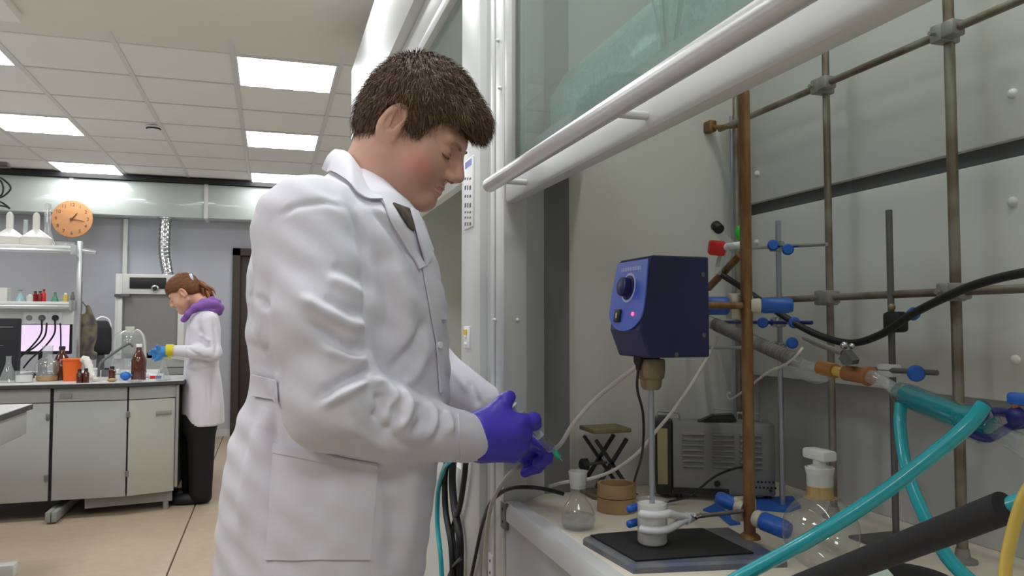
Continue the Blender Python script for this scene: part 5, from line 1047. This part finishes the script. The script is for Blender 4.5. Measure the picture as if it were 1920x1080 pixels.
# ------------------------------------------------------------------ the man
HP, HR, HK = np.array((.2386, 1.3497, 1.5861)), rot(.4426, .5305, .0445), 1.0
man = thing('person', 'person in white lab coat and violet gloves, head bent, holding a syringe', 'person', (.10, 1.38, 0))
YT = 1.39
def H(u, v, y): return np.array(aty(u, v, y))
NB_ = H(694, 372, 1.37)          # base of the neck
v, f = sdf_mesh(lambda p: smin(head_sdf(p, 1.25), S_cone(p, (-.030, 0, -.020), tuple(HR.T @ (NB_ - HP)), .060, .068), .03), (-.16, -.12, -.30), (.14, .12, .15), .0023)
v = to_world(relax(v, f, 1, .3), HR, HP, HK)
# widen into shoulders under the coat so that the body goes on below the neck
vb, fb_ = sdf_mesh(lambda p: smin(S_cone(p, NB_, H(690, 420, 1.39), .064, .10), smin(S_cone(p, H(600, 430, 1.23), H(700, 430, 1.55), .06, .06), S_cone(p, H(660, 450, 1.39), H(620, 800, 1.40), .10, .13), .06), .05), (-.25, 1.1, .9), (.45, 1.7, 1.55), .012)
nv0 = len(v); allv = np.concatenate([v, relax(vb, fb_, 4)]); allf = np.concatenate([f, fb_ + nv0])
mbody = np_mesh('body', allv, allf, 'skin', man)
ck_ = to_world(np.array([[.058, -.055, -.040]]), HR, HP, HK)[0]; blush(MATS['skin'], tuple(ck_), .045, (204, 120, 108))
def HL(x, y, z): return Vector(to_world(np.array([[x, y, z]]), HR, HP, HK)[0])
# eyes under lowered lids, lashes, brows, lips
for s in (-1, 1):
    MB().tube(spline([HL(.0855, s * .021, -.0065), HL(.0885, s * .030, -.0095), HL(.0845, s * .041, -.0085), HL(.0775, s * .048, -.005)], 5), [.0006] + [.0014] * 14 + [.0006], 6).build('lashes', 'lash', man)
    MB().tube(spline([HL(.0950, s * .012, .0135), HL(.0950, s * .024, .0175), HL(.0895, s * .038, .0190), HL(.0775, s * .050, .0145)], 5), [.0010] + [.0026] * 6 + [.0022] * 6 + [.0011, .0009, .0006], 6).build('eyebrow', 'brow', man)
    MB().tube(spline([HL(.086, s * .020, -.003), HL(.0893, s * .031, -.0005), HL(.083, s * .045, -.001)], 5), [.0004] + [.0009] * 9 + [.0004], 6).build('lid_crease', 'lip', man)
for s in (-1, 1): MB().ball(HL(.1035, s * .0085, -.0415), .0032, sc=(1.2, .9, .7)).build('nostril', 'lip', man)
MB().tube(spline([HL(.0868, -.023, -.0606), HL(.0945, -.012, -.0580), HL(.0985, 0, -.0592), HL(.0945, .012, -.0580), HL(.0868, .023, -.0606)], 5), [.0006] + [.0017] * 19 + [.0006], 8).build('upper_lip', 'lip', man)
MB().tube(spline([HL(.0860, -.020, -.0645), HL(.0935, -.010, -.0688), HL(.0965, 0, -.0695), HL(.0935, .010, -.0688), HL(.0860, .020, -.0645)], 5), [.0006] + [.0021] * 19 + [.0006], 8).build('lower_lip', 'lip', man)
hv, hf = sdf_mesh(hair_sdf, (-.15, -.12, -.10), (.15, .12, .17), .0032)
hn = vnormals(hv, hf); hw = to_world(hv, HR, HP, HK); hair = np_mesh('hair', hw, hf, 'hair_brown', man)
whorl = np.array([-.07, 0, .12])
def flow(p, nn):
    d = p - whorl; d = d - nn * (d @ nn); l = np.linalg.norm(d); d = d / (l + 1e-6); d = d + np.array([.25, 0, -.55]); d = d - nn * (d @ nn); return d / (np.linalg.norm(d) + 1e-6)
sel = hv[:, 2] > np.interp(hv[:, 0], HAIRX, HAIRZ) - .004
so_ = strands(hv[sel], hn[sel], 15000, .021, .00055, flow, 'hair_strands', 'hair_strand', None, 3, .34)
so_.data.transform(Matrix.Translation(Vector(HP)) @ Matrix(HR.tolist()).to_4x4()); attach(so_, hair)
# lab coat
torso = loft_px([(325, 622, 706, .075), (350, 578, 735, .13), (380, 535, 765, .185), (420, 500, 790, .225), (465, 474, 806, .235), (520, 462, 820, .24), (575, 464, 830, .24), (630, 460, 834, .235), (690, 470, 838, .225), (735, 468, 836, .225), (780, 446, 832, .23), (830, 428, 824, .235), (900, 416, 812, .245), (980, 407, 802, .25), (1080, 400, 788, .255), (1250, 392, 780, .26)], YT)
zhem = torso[0][0]
SH, EL, WR = H(583, 436, 1.215), H(622, 752, 1.14), H(890, 824, 1.262); UM = H(590, 600, 1.17)
LS, LE, LW = H(668, 440, 1.58), H(792, 690, 1.62), H(930, 772, 1.50)
dR = (WR - H(800, 808, 1.20)); dR /= np.linalg.norm(dR); dL = (LW - LE) / np.linalg.norm(LW - LE)
def coat_sdf(p):
    d = S_loft(p, torso)
    up_ = smin(S_cone(p, SH, UM, .088, .080), S_cone(p, UM, EL, .080, .064), .02)
    fo_ = smin(S_cone(p, EL, H(720, 792, 1.165), .066, .056), S_cone(p, H(720, 792, 1.165), WR + dR * .02, .056, .0375), .02)
    fo_ = smax(fo_, (p - WR.astype(np.float32)) @ dR.astype(np.float32), .004)
    arm = smin(up_, fo_, .03)
    d = smin(d, arm, .016)
    la = smin(S_cone(p, LS, LE, .085, .062), S_cone(p, LE, LW + dL * .02, .060, .037), .03)
    la = smax(la, (p - LW.astype(np.float32)) @ dL.astype(np.float32), .004)
    return smin(d, la, .016)
cv, cf = sdf_mesh(coat_sdf, (-.36, 1.0, zhem - .03), (.48, 1.74, 1.60), .0075)
cv = relax(cv, cf, 4)
# one subdivision for the folds
def subdivide(v, f):
    e = np.sort(np.concatenate([f[:, [0, 1]], f[:, [1, 2]], f[:, [2, 3]], f[:, [3, 0]]]), 1); ue, inv = np.unique(e, axis=0, return_inverse=True); inv = inv.reshape(4, -1).T
    n = len(v); m = len(ue); vv = np.concatenate([v, v[ue].mean(1), v[f].mean(1)]); c = n + m + np.arange(len(f)); E = n + inv
    out = np.concatenate([np.stack([f[:, k], E[:, k], c, E[:, (k + 3) % 4]], 1) for k in range(4)]); return vv, out
cv, cf = subdivide(cv, cf); cv = relax(cv, cf, 2)
G, Rg = -1, 1
FL = [  # (pixels, height, half width in pixels): folds of the coat seen on the near side
    ([(696, 693), (662, 706), (630, 722), (598, 748)], -.010, 9), ([(690, 716), (664, 728), (632, 744), (606, 762)], .008, 9), ([(700, 708), (722, 722), (738, 746), (732, 772)], .007, 7), ([(712, 735), (716, 762), (704, 790)], -.007, 8), ([(748, 728), (764, 752), (762, 782), (744, 806)], .007, 7), ([(736, 752), (742, 784), (722, 812)], -.006, 7),
    ([(796, 748), (812, 772), (810, 800), (792, 826)], .0055, 6), ([(782, 752), (792, 786), (774, 815)], -.0055, 7), ([(836, 766), (846, 788), (842, 814)], .004, 5), ([(824, 766), (830, 796), (818, 826)], -.004, 6), ([(690, 760), (720, 800), (760, 835), (810, 850)], -.004, 10), ([(640, 790), (690, 822), (740, 845)], .004, 12),
    ([(692, 655), (655, 652), (612, 630), (572, 600)], -.007, 9), ([(692, 675), (650, 672), (604, 650)], .006, 9), ([(690, 612), (650, 604), (600, 578), (560, 556)], .006, 10), ([(690, 592), (645, 578), (604, 558)], -.005, 9), ([(688, 552), (650, 536), (612, 520)], .004, 10), ([(684, 530), (650, 512), (620, 500)], -.0035, 9),
    ([(500, 520), (490, 600), (505, 680), (530, 750)], -.006, 10), ([(655, 385), (676, 440), (687, 520), (692, 600), (696, 680)], -.006, 7), ([(524, 404), (560, 386), (610, 380), (650, 392)], -.003, 6),
    ([(702, 470), (722, 520), (730, 580), (722, 650)], -.006, 14), ([(730, 480), (756, 540), (766, 610), (752, 680)], .006, 14), ([(748, 440), (772, 490), (795, 560), (806, 640)], -.003, 10), ([(805, 600), (770, 650), (730, 700)], -.006, 10), ([(812, 640), (785, 690), (750, 735)], .005, 10),
    ([(463, 553), (482, 560), (496, 580)], -.006, 7), ([(458, 640), (480, 652), (500, 665)], -.005, 7), ([(470, 690), (500, 700), (524, 712)], .003, 6),
    ([(500, 765), (480, 830), (462, 920), (455, 1010)], .007, 14), ([(515, 775), (506, 850), (500, 950), (498, 1080)], -.007, 9), ([(470, 790), (446, 860), (432, 960), (430, 1080)], -.006, 13), ([(545, 800), (560, 900), (555, 1000)], .003, 20), ([(720, 880), (735, 960), (730, 1080)], -.004, 14), ([(770, 880), (775, 960), (760, 1080)], .005, 14),
    ([(840, 690), (858, 706), (880, 735)], .004, 7), ([(880, 712), (890, 736), (896, 762)], -.004, 6), ([(560, 330), (600, 350), (640, 372)], -.0025, 9), ([(700, 395), (740, 440), (775, 490)], -.004, 6), ([(712, 392), (752, 436), (786, 486)], .003, 5)]
FL = [(p_, a_ * 1.35, w_ * .8) for p_, a_, w_ in FL]; cv = folds(cv, cf, FL)
cloth = .0014 * np.sin(cv[:, 0] * 60 + 3 * np.sin(cv[:, 2] * 23)) * np.sin(cv[:, 2] * 41 + 2 * np.sin(cv[:, 0] * 31)) + .0009 * np.sin(cv[:, 2] * 120 + cv[:, 0] * 80)
cv = cv + vnormals(cv, cf) * cloth[:, None]
coat = np_mesh('lab_coat', cv, cf, 'coat_cloth', man)
bv_ = bvh_of(cv, cf)
# collar: near half lies on the shoulder, far half mirrored round the neck
top_px = [(628, 279, 1.40), (652, 285, 1.335), (674, 312, 1.295), (696, 345, 1.285), (714, 372, 1.285)]; bot_px = [(603, 317), (640, 338), (664, 364), (688, 378), (714, 379)]
T_ = [aty(a, b, c) for a, b, c in spline([Vector(x) for x in top_px], 4)]; B_ = []
for q in spline([(a, b, 0) for a, b in bot_px], 4):
    c = cast(bv_, q.x, q.y, .008); B_.append(c if c is not None else aty(q.x, q.y, 1.38))
P = []; nu = len(T_) - 1
for j in range(5):
    s = j / 4
    for a, b in zip(T_, B_): P.append(a.lerp(b, s) + Vector((-.3, -1, .35)).normalized() * (.010 * math.sin(math.pi * s)))
sheet(P, nu, 4, .002, 'collar', 'coat_cloth', man)
ctr = Vector(NB_); nax = Vector(HP - NB_).normalized()
def mirror(p): return Vector((p.x + .03, 2 * 1.385 - p.y, p.z - .004))
P = []
for j in range(3):
    for a, b in zip(T_, B_): P.append(mirror(a.lerp(b, j / 2)))
sheet(P, nu, 2, .002, 'collar', 'coat_cloth', man)
# stand of the collar round the neck
ring = [aty(652, 300, 1.33), aty(676, 330, 1.295), aty(704, 368, 1.285), aty(742, 402, 1.31)]
# shirt seen in the neck opening, lapels, placket
patch(bv_, [(736, 382), (766, 393), (774, 434), (764, 426)], 4, 6, .0035, .003, 'shirt', 'shirt_dark', man)
patch(bv_, [(712, 376), (728, 384), (792, 500), (782, 505)], 2, 10, .007, .003, 'lapel', 'coat_cloth', man)
patch(bv_, [(764, 395), (776, 402), (803, 470), (792, 500)], 2, 8, .010, .004, 'lapel', 'coat_cloth', man)
patch(bv_, [(790, 500), (806, 492), (828, 640), (815, 642)], 2, 14, .005, .003, 'placket', 'coat_cloth', man)
patch(bv_, [(815, 642), (828, 640), (829, 728), (822, 736)], 2, 8, .005, .003, 'placket', 'coat_cloth', man)
for t_ in (.85,):
    c = cast(bv_, 800 + 20 * t_, 520 + 150 * t_, .007)
    if c is not None: MB().lathe([(.0055, 0), (.0055, .0015), (.003, .002)], c, (.5, -.86, 0), n=14).build('button', 'porcelain', man)
tv_, tf_ = sdf_mesh(lambda p: S_loft(p, torso), (-.36, 1.0, zhem - .03), (.48, 1.74, 1.60), .012); UNDER = bvh_of(tv_, tf_)
patch(bv_, [(516, 832), (708, 868), (692, 1048), (498, 1050)], 14, 14, .0035, .003, 'pocket', 'coat_cloth', man)
patch(bv_, [(516, 832), (708, 868), (707, 884), (515, 850)], 14, 2, .0052, .003, 'pocket_hem', 'coat_cloth', man)
UNDER = None
patch(bv_, [(478, 700), (522, 712), (525, 754), (478, 744)], 6, 4, .007, .004, 'half_belt', 'coat_cloth', man)
patch(bv_, [(858, 776), (892, 789), (894, 862), (862, 866)], 4, 6, .0022, .002, 'cuff', 'coat_cloth', man)
patch(bv_, [(808, 522), (828, 530), (834, 600), (822, 600)], 3, 5, .004, .003, 'breast_pocket', 'coat_cloth', man)
# legs and shoes under the coat
zl_ = .02
def legs(p):
    d = None
    for y0, x0 in ((1.27, .06), (1.50, .09)):
        a = smin(S_cone(p, (x0, y0, .80), (x0 + .01, y0, .45), .105, .075), S_cone(p, (x0 + .01, y0, .45), (x0, y0, .10), .078, .062), .03); d = a if d is None else smin(d, a, .02)
    return d
lv, lf = sdf_mesh(legs, (-.2, 1.0, .03), (.32, 1.75, .95), .015); np_mesh('trousers', relax(lv, lf, 2), lf, 'trousers_dark', man)
for y0, x0 in ((1.27, .06), (1.50, .09)):
    sv, sf = sdf_mesh(lambda p: smax(smin(S_ell(p, (x0 + .09, y0, .03), (.13, .05, .055)), S_ell(p, (x0 - .01, y0, .06), (.065, .045, .075)), .03), .004 - p[..., 2], .01), (x0 - .15, y0 - .1, -.01), (x0 + .28, y0 + .1, .2), .01); np_mesh('shoe', relax(sv, sf, 2), sf, 'shoe', man)
# gloved hands
def hand(chains, palm, lo, hi, name, k=.010, hres=.0019):
    def fn(p):
        d = None
        for a, b, ra, rb in palm: c = S_cone(p, a, b, ra, rb); d = c if d is None else smin(d, c, .022)
        for ch in chains:
            c = None
            for (a, ra), (b, rb) in zip(ch, ch[1:]): e = S_cone(p, a, b, ra, rb); c = e if c is None else smin(c, e, .006)
            d = smin(d, c, k)
        return d
    v, f = sdf_mesh(fn, lo, hi, hres); v = relax(v, f, 2); return np_mesh(name, v, f, 'glove_violet', man)
h = H; W0 = h(878, 822, 1.258)
palm = [(W0, h(955, 800, 1.258), .0285, .0200), (W0, h(950, 838, 1.262), .0285, .0180), (h(905, 812, 1.258), h(966, 812, 1.250), .029, .0175), (h(900, 800, 1.262), h(938, 776, 1.266), .022, .0165), (h(905, 840, 1.264), h(955, 846, 1.268), .0225, .0160)]
ch = [[(h(912, 788, 1.266), .019), (h(935, 766, 1.268), .0150), (h(947, 752, 1.270), .0132), (h(955, 744, 1.272), .0112)],
      [(h(958, 792, 1.256), .0150), (h(978, 790, 1.250), .0122), (h(1001, 787, 1.254), .0118), (h(1003, 795, 1.276), .0105), (h(990, 800, 1.292), .0095)],
      [(h(962, 808, 1.252), .0150), (h(984, 812, 1.250), .0118), (h(986, 820, 1.272), .0105), (h(972, 822, 1.286), .0095)],
      [(h(960, 828, 1.256), .0150), (h(978, 835, 1.256), .0115), (h(978, 842, 1.278), .0105), (h(966, 840, 1.290), .0092)],
      [(h(952, 846, 1.264), .0135), (h(966, 853, 1.266), .0105), (h(964, 857, 1.286), .0095), (h(954, 854, 1.294), .0085)]]
hand(ch, palm, W0 - np.array([.035, .06, .06]), h(1030, 790, 1.30) + np.array([.01, .06, .11]), 'right_glove')
W1 = h(922, 768, 1.51)
palm = [(W1, h(965, 812, 1.44), .029, .026), (h(958, 806, 1.44), h(990, 836, 1.385), .026, .020), (h(958, 815, 1.44), h(985, 852, 1.395), .024, .017)]
ch = [[(h(985, 828, 1.385), .0155), (h(1006, 834, 1.365), .0135), (h(1026, 848, 1.345), .0120), (h(1022, 862, 1.345), .0105), (h(1008, 868, 1.350), .0095)],
      [(h(985, 840, 1.40), .0150), (h(1008, 848, 1.385), .0128), (h(1024, 860, 1.370), .0115), (h(1008, 876, 1.368), .0105), (h(984, 886, 1.372), .0092)],
      [(h(985, 850, 1.405), .0140), (h(1004, 858, 1.40), .0120), (h(1014, 870, 1.39), .0108), (h(998, 880, 1.385), .0095)],
      [(h(978, 852, 1.41), .0130), (h(994, 866, 1.41), .0105), (h(996, 876, 1.40), .0095), (h(986, 880, 1.395), .0085)],
      [(h(972, 822, 1.42), .0160), (h(988, 822, 1.385), .0130), (h(1006, 828, 1.350), .0115), (h(1020, 838, 1.328), .0100)]]
hand(ch, palm, (W1[0] - .05, 1.28, h(1000, 900, 1.36)[2] - .03), (h(1045, 850, 1.34)[0] + .04, 1.57, W1[2] + .05), 'left_glove')
# syringe
s0, s1 = aty(961, 761, 1.296), aty(1038, 846, 1.288); sdv = (s1 - s0).normalized(); L_ = (s1 - s0).length
sy = thing('syringe', 'clear plastic syringe with green needle hub between the gloved hands', 'syringe', s1)
MB().lathe([(.0082, L_ * .18), (.0086, L_ * .18), (.0086, L_ * .96), (.003, L_ * .985), (.0026, L_ * 1.02)], s0, sdv, n=20).build('barrel', 'syringe_clear', sy)
MB().lathe([(.012, L_ * .17), (.012, L_ * .185)], s0, sdv, n=20).build('flange', 'syringe_clear', sy)
MB().lathe([(.0095, 0), (.0095, L_ * .012), (.004, L_ * .014), (.004, L_ * .60), (.0078, L_ * .62), (.0078, L_ * .68)], s0, sdv, n=16).build('plunger', 'frost', sy)
MB().lathe([(.0035, L_ * 1.0), (.0048, L_ * 1.02), (.0036, L_ * 1.14), (.0012, L_ * 1.16)], s0, sdv, n=12).build('needle_hub', 'needle_green', sy)
MB().cone(s0 + sdv * L_ * 1.15, s0 + sdv * L_ * 1.22, .0006, n=6).build('needle', 'chrome', sy)
for q in range(9):
    c = s0 + sdv * L_ * (.70 + .028 * q); MB().lathe([(.00868, -.0004), (.00868, .0004)], c, sdv, n=18, cap0=False, cap1=False).build('scale_mark', 'ink_black', sy)

# ------------------------------------------------------------------ the woman at the far bench
YW = 5.92; sW = depth(aty(370, 700, YW)) / F
wom = thing('person', 'person in white coat and purple hood working at the far bench', 'person', (aty(375, 930, YW).x, YW, 0))
def Wp(u, v, dy=0.0): return np.array(aty(u, v, YW + dy))
WR_ = rot(0, .52, 0) @ np.diag([1, 1, 1]); Mz = np.array(Matrix.Rotation(math.pi - .12, 3, 'Z')); WR_ = Mz @ rot(0, .55, 0); WK = 1.06; WO = Wp(346, 551, 0)
v, f = sdf_mesh(lambda p: smin(head_sdf(p, .9), S_cone(p, (-.03, 0, -.02), (-.075, 0, -.15), .05, .055), .02), (-.16, -.12, -.22), (.14, .12, .15), .005)
np_mesh('body', to_world(relax(v, f, 1), WR_, WO, WK), f, 'skin_w', wom)
def WL(x, y, z): return Vector(to_world(np.array([[x, y, z]]), WR_, WO, WK)[0])
def whair(p):
    d = S_ell(p, (-.008, 0, .047), (.108, .085, .090)); d = smin(d, S_ell(p, (-.055, 0, .0), (.05, .068, .06)), .04)
    z0 = np.interp(p[..., 0], [-.16, -.08, -.03, -.02, .02, .03, .05, .08, .12], [-.05, -.05, -.03, .022, .028, .026, .036, .042, .045]).astype(np.float32)
    return smax(d, z0 - p[..., 2], .012)
v, f = sdf_mesh(whair, (-.14, -.11, -.09), (.13, .11, .16), .005); n_ = vnormals(v, f)
wh = np_mesh('hair', to_world(v, WR_, WO, WK), f, 'hair_auburn', wom)
st_ = strands(v, n_, 2500, .03, .0012, lambda p, nn: (lambda d: (d - nn * (d @ nn)) / (np.linalg.norm(d - nn * (d @ nn)) + 1e-6))(np.array([-.11, 0, .03]) - p), 'hair_strands', 'hair_auburn_light', None, 5, .06); st_.data.transform(Matrix.Translation(Vector(WO)) @ Matrix((WR_ * WK).tolist()).to_4x4()); attach(st_, wh)
for k in range(26):
    r_ = np.random.default_rng(40 + k); o1, o2 = r_.normal(0, .012, 3), r_.normal(0, .022, 3)
    pt = spline([Vector(Wp(364, 541)), Vector(Wp(372, 533) + o1 * .7), Vector(Wp(381, 537) + o1), Vector(Wp(387, 549) + o2), Vector(Wp(391, 558 + r_.uniform(-2, 8)) + o2 * 1.3)], 4)
    MB().tube(pt, [.010] * 4 + [.013] * 5 + [.012] * 3 + [.010, .008, .006, .004, .002], 6).build('ponytail_lock', 'hair_auburn_light' if k % 3 else 'hair_auburn', wom)
MB().tube(spline([Vector(Wp(357, 515, -.03)), Vector(Wp(359, 520, -.05)), Vector(Wp(362, 530, -.05))], 4), .011, 10).build('hair_clip', 'clip_pale', wom); MB().lathe([(.022, -.006), (.026, 0), (.022, .006)], Vector(Wp(367, 538)), Vector(Wp(374, 532)) - Vector(Wp(366, 541)), n=14).build('hair_tie', 'black_plastic', wom)
for s in (-1, 1): MB().tube(spline([WL(.0965, s * .012, .0165), WL(.0905, s * .038, .0225), WL(.0785, s * .050, .0165)], 4), .002, 6).build('eyebrow', 'hair_auburn', wom); MB().tube(spline([WL(.0865, s * .021, -.006), WL(.0885, s * .032, -.009), WL(.079, s * .047, -.005)], 4), .0016, 6).build('lashes', 'hair_auburn', wom)
MB().tube([WL(.087, -.02, -.061), WL(.097, 0, -.062), WL(.087, .02, -.061)], .004, 8).build('lips', 'lip', wom)
wt_ = [(577, 374, 398, .07), (585, 364, 406, .12), (595, 356, 411, .155), (615, 350, 414, .185), (640, 347, 414, .18), (670, 346, 411, .165), (690, 345, 411, .165), (720, 343, 416, .18), (760, 341, 420, .19), (797, 340, 421, .195)]
wl = loft_px(wt_, YW); a_ = [Wp(391, 602, -.14), Wp(399, 662, -.19), Wp(322, 657, -.20)]; b_ = [Wp(378, 602, .15), Wp(376, 665, .19), Wp(318, 662, .10)]
def wcoat(p):
    d = S_loft(p, wl); e = smin(S_cone(p, a_[0], a_[1], .068, .055), S_cone(p, a_[1], a_[2], .058, .036), .03); e2 = smin(S_cone(p, b_[0], b_[1], .065, .055), S_cone(p, b_[1], b_[2], .055, .038), .03)
    return smin(smin(d, e, .02), e2, .02)
zh = wl[0][0]
v, f = sdf_mesh(wcoat, (wl[0][1] - .45, YW - .36, zh - .03), (wl[0][1] + .3, YW + .36, wl[-1][0] + .06), .013); v = relax(v, f, 2); v, f = subdivide(v, f); v = relax(v, f, 2)
v = folds(v, f, [([(372, 612), (384, 640), (390, 655)], -.012, 3), ([(400, 600), (406, 640), (404, 670)], -.012, 3), ([(396, 640), (384, 634), (374, 626)], .010, 2.5), ([(398, 650), (382, 648), (372, 640)], -.010, 2.5), ([(350, 650), (362, 660), (380, 668)], -.008, 2.5), ([(345, 690), (370, 696), (410, 684)], -.010, 3), ([(388, 715), (389, 750), (389, 780)], -.004, 2), ([(360, 700), (358, 750), (360, 797)], .010, 5), ([(405, 690), (412, 740), (410, 797)], .010, 4), ([(402, 690), (400, 720), (398, 760)], -.008, 3), ([(352, 600), (352, 640), (351, 680)], -.008, 1.5), ([(366, 668), (380, 674), (396, 672)], -.012, 3)])
np_mesh('lab_coat', v, f, 'coat_cloth', wom)
hl_ = [[(343, 600, -.10), (352, 588, -.13), (363, 576, -.13), (380, 565, -.10), (398, 561, -.04), (411, 566, .03)], [(372, 574, -.12), (388, 569, -.11), (403, 570, -.05), (413, 577, .02), (411, 586, .06)], [(345, 600, .06), (356, 588, .10), (372, 576, .11), (392, 566, .08), (408, 570, .03)]]
def hood_sdf(p):
    d = S_ell(p, Wp(382, 582), (.10, .11, .045))
    for ch_, rr in zip(hl_, (.017, .024, .02)):
        P_ = [Wp(*x) for x in ch_]; c_ = None
        for a, b in zip(P_, P_[1:]): e = S_cone(p, a, b, rr, rr); c_ = e if c_ is None else smin(c_, e, .02)
        d = smin(d, c_, .010)
    return d
v, f = sdf_mesh(hood_sdf, Wp(380, 582) - np.array([.26, .24, .16]), Wp(380, 582) + np.array([.24, .24, .20]), .009); np_mesh('hood', relax(v, f, 2), f, 'hoodie', wom)
v, f = sdf_mesh(lambda p: smin(smin(S_cone(p, Wp(378, 780, -.09), Wp(376, 925, -.09), .098, .075), S_cone(p, Wp(366, 780, .09), Wp(362, 918, .10), .098, .075), .03), S_ell(p, Wp(372, 790), (.13, .17, .12)), .05), (wl[0][1] - .3, YW - .3, .02), (wl[0][1] + .3, YW + .3, zh + .12), .016); np_mesh('trousers', relax(v, f, 2), f, 'trousers_black', wom)
for u, dy in ((372, -.09), (354, .10)):
    c = Wp(u, 930, dy); v, f = sdf_mesh(lambda p: smax(smin(S_ell(p, (c[0] - .07, c[1], .03), (.12, .045, .05)), S_ell(p, (c[0] + .03, c[1], .05), (.06, .042, .06)), .03), .003 - p[..., 2], .01), (c[0] - .22, c[1] - .08, -.01), (c[0] + .14, c[1] + .08, .14), .012); np_mesh('shoe', relax(v, f, 2), f, 'shoe', wom)
for nm, w_, dy, pts in (('left_glove', a_[2], -.20, ((305, 660), (296, 657), (286, 656), (281, 660), (297, 664), (288, 668), (301, 668), (294, 673))), ('right_glove', b_[2], .10, ((303, 664), (294, 662), (284, 661), (280, 664), (295, 668), (286, 672), (299, 672), (292, 676)))):
    q = [Wp(u, v_, dy) for u, v_ in pts]
    def fn(p):
        d = S_cone(p, w_ + np.array([.02, 0, 0]), q[0], .034, .038)
        for a, b, c_ in ((0, 1, 2), (0, 1, 3), (0, 4, 5), (0, 6, 7)):
            off = np.array([0, (.02 * (a + b + c_) % .05) - .025, 0]); d = smin(d, smin(S_cone(p, q[a], q[b] + off, .022, .014), S_cone(p, q[b] + off, q[c_] + off, .013, .010), .006), .012)
        return smin(d, S_cone(p, q[0], q[1] + np.array([.0, -.035, .03]), .02, .012), .012)
    v, f = sdf_mesh(fn, q[0] - np.array([.16, .10, .10]), q[0] + np.array([.14, .10, .10]), .005); np_mesh(nm, relax(v, f, 1), f, 'glove_blue', wom)
    MB().cone(w_ + np.array([-.035, 0, -.0]), w_ + np.array([.012, 0, .0]), .042, .041, 20).build('glove_cuff', 'cuff_yellow', wom)
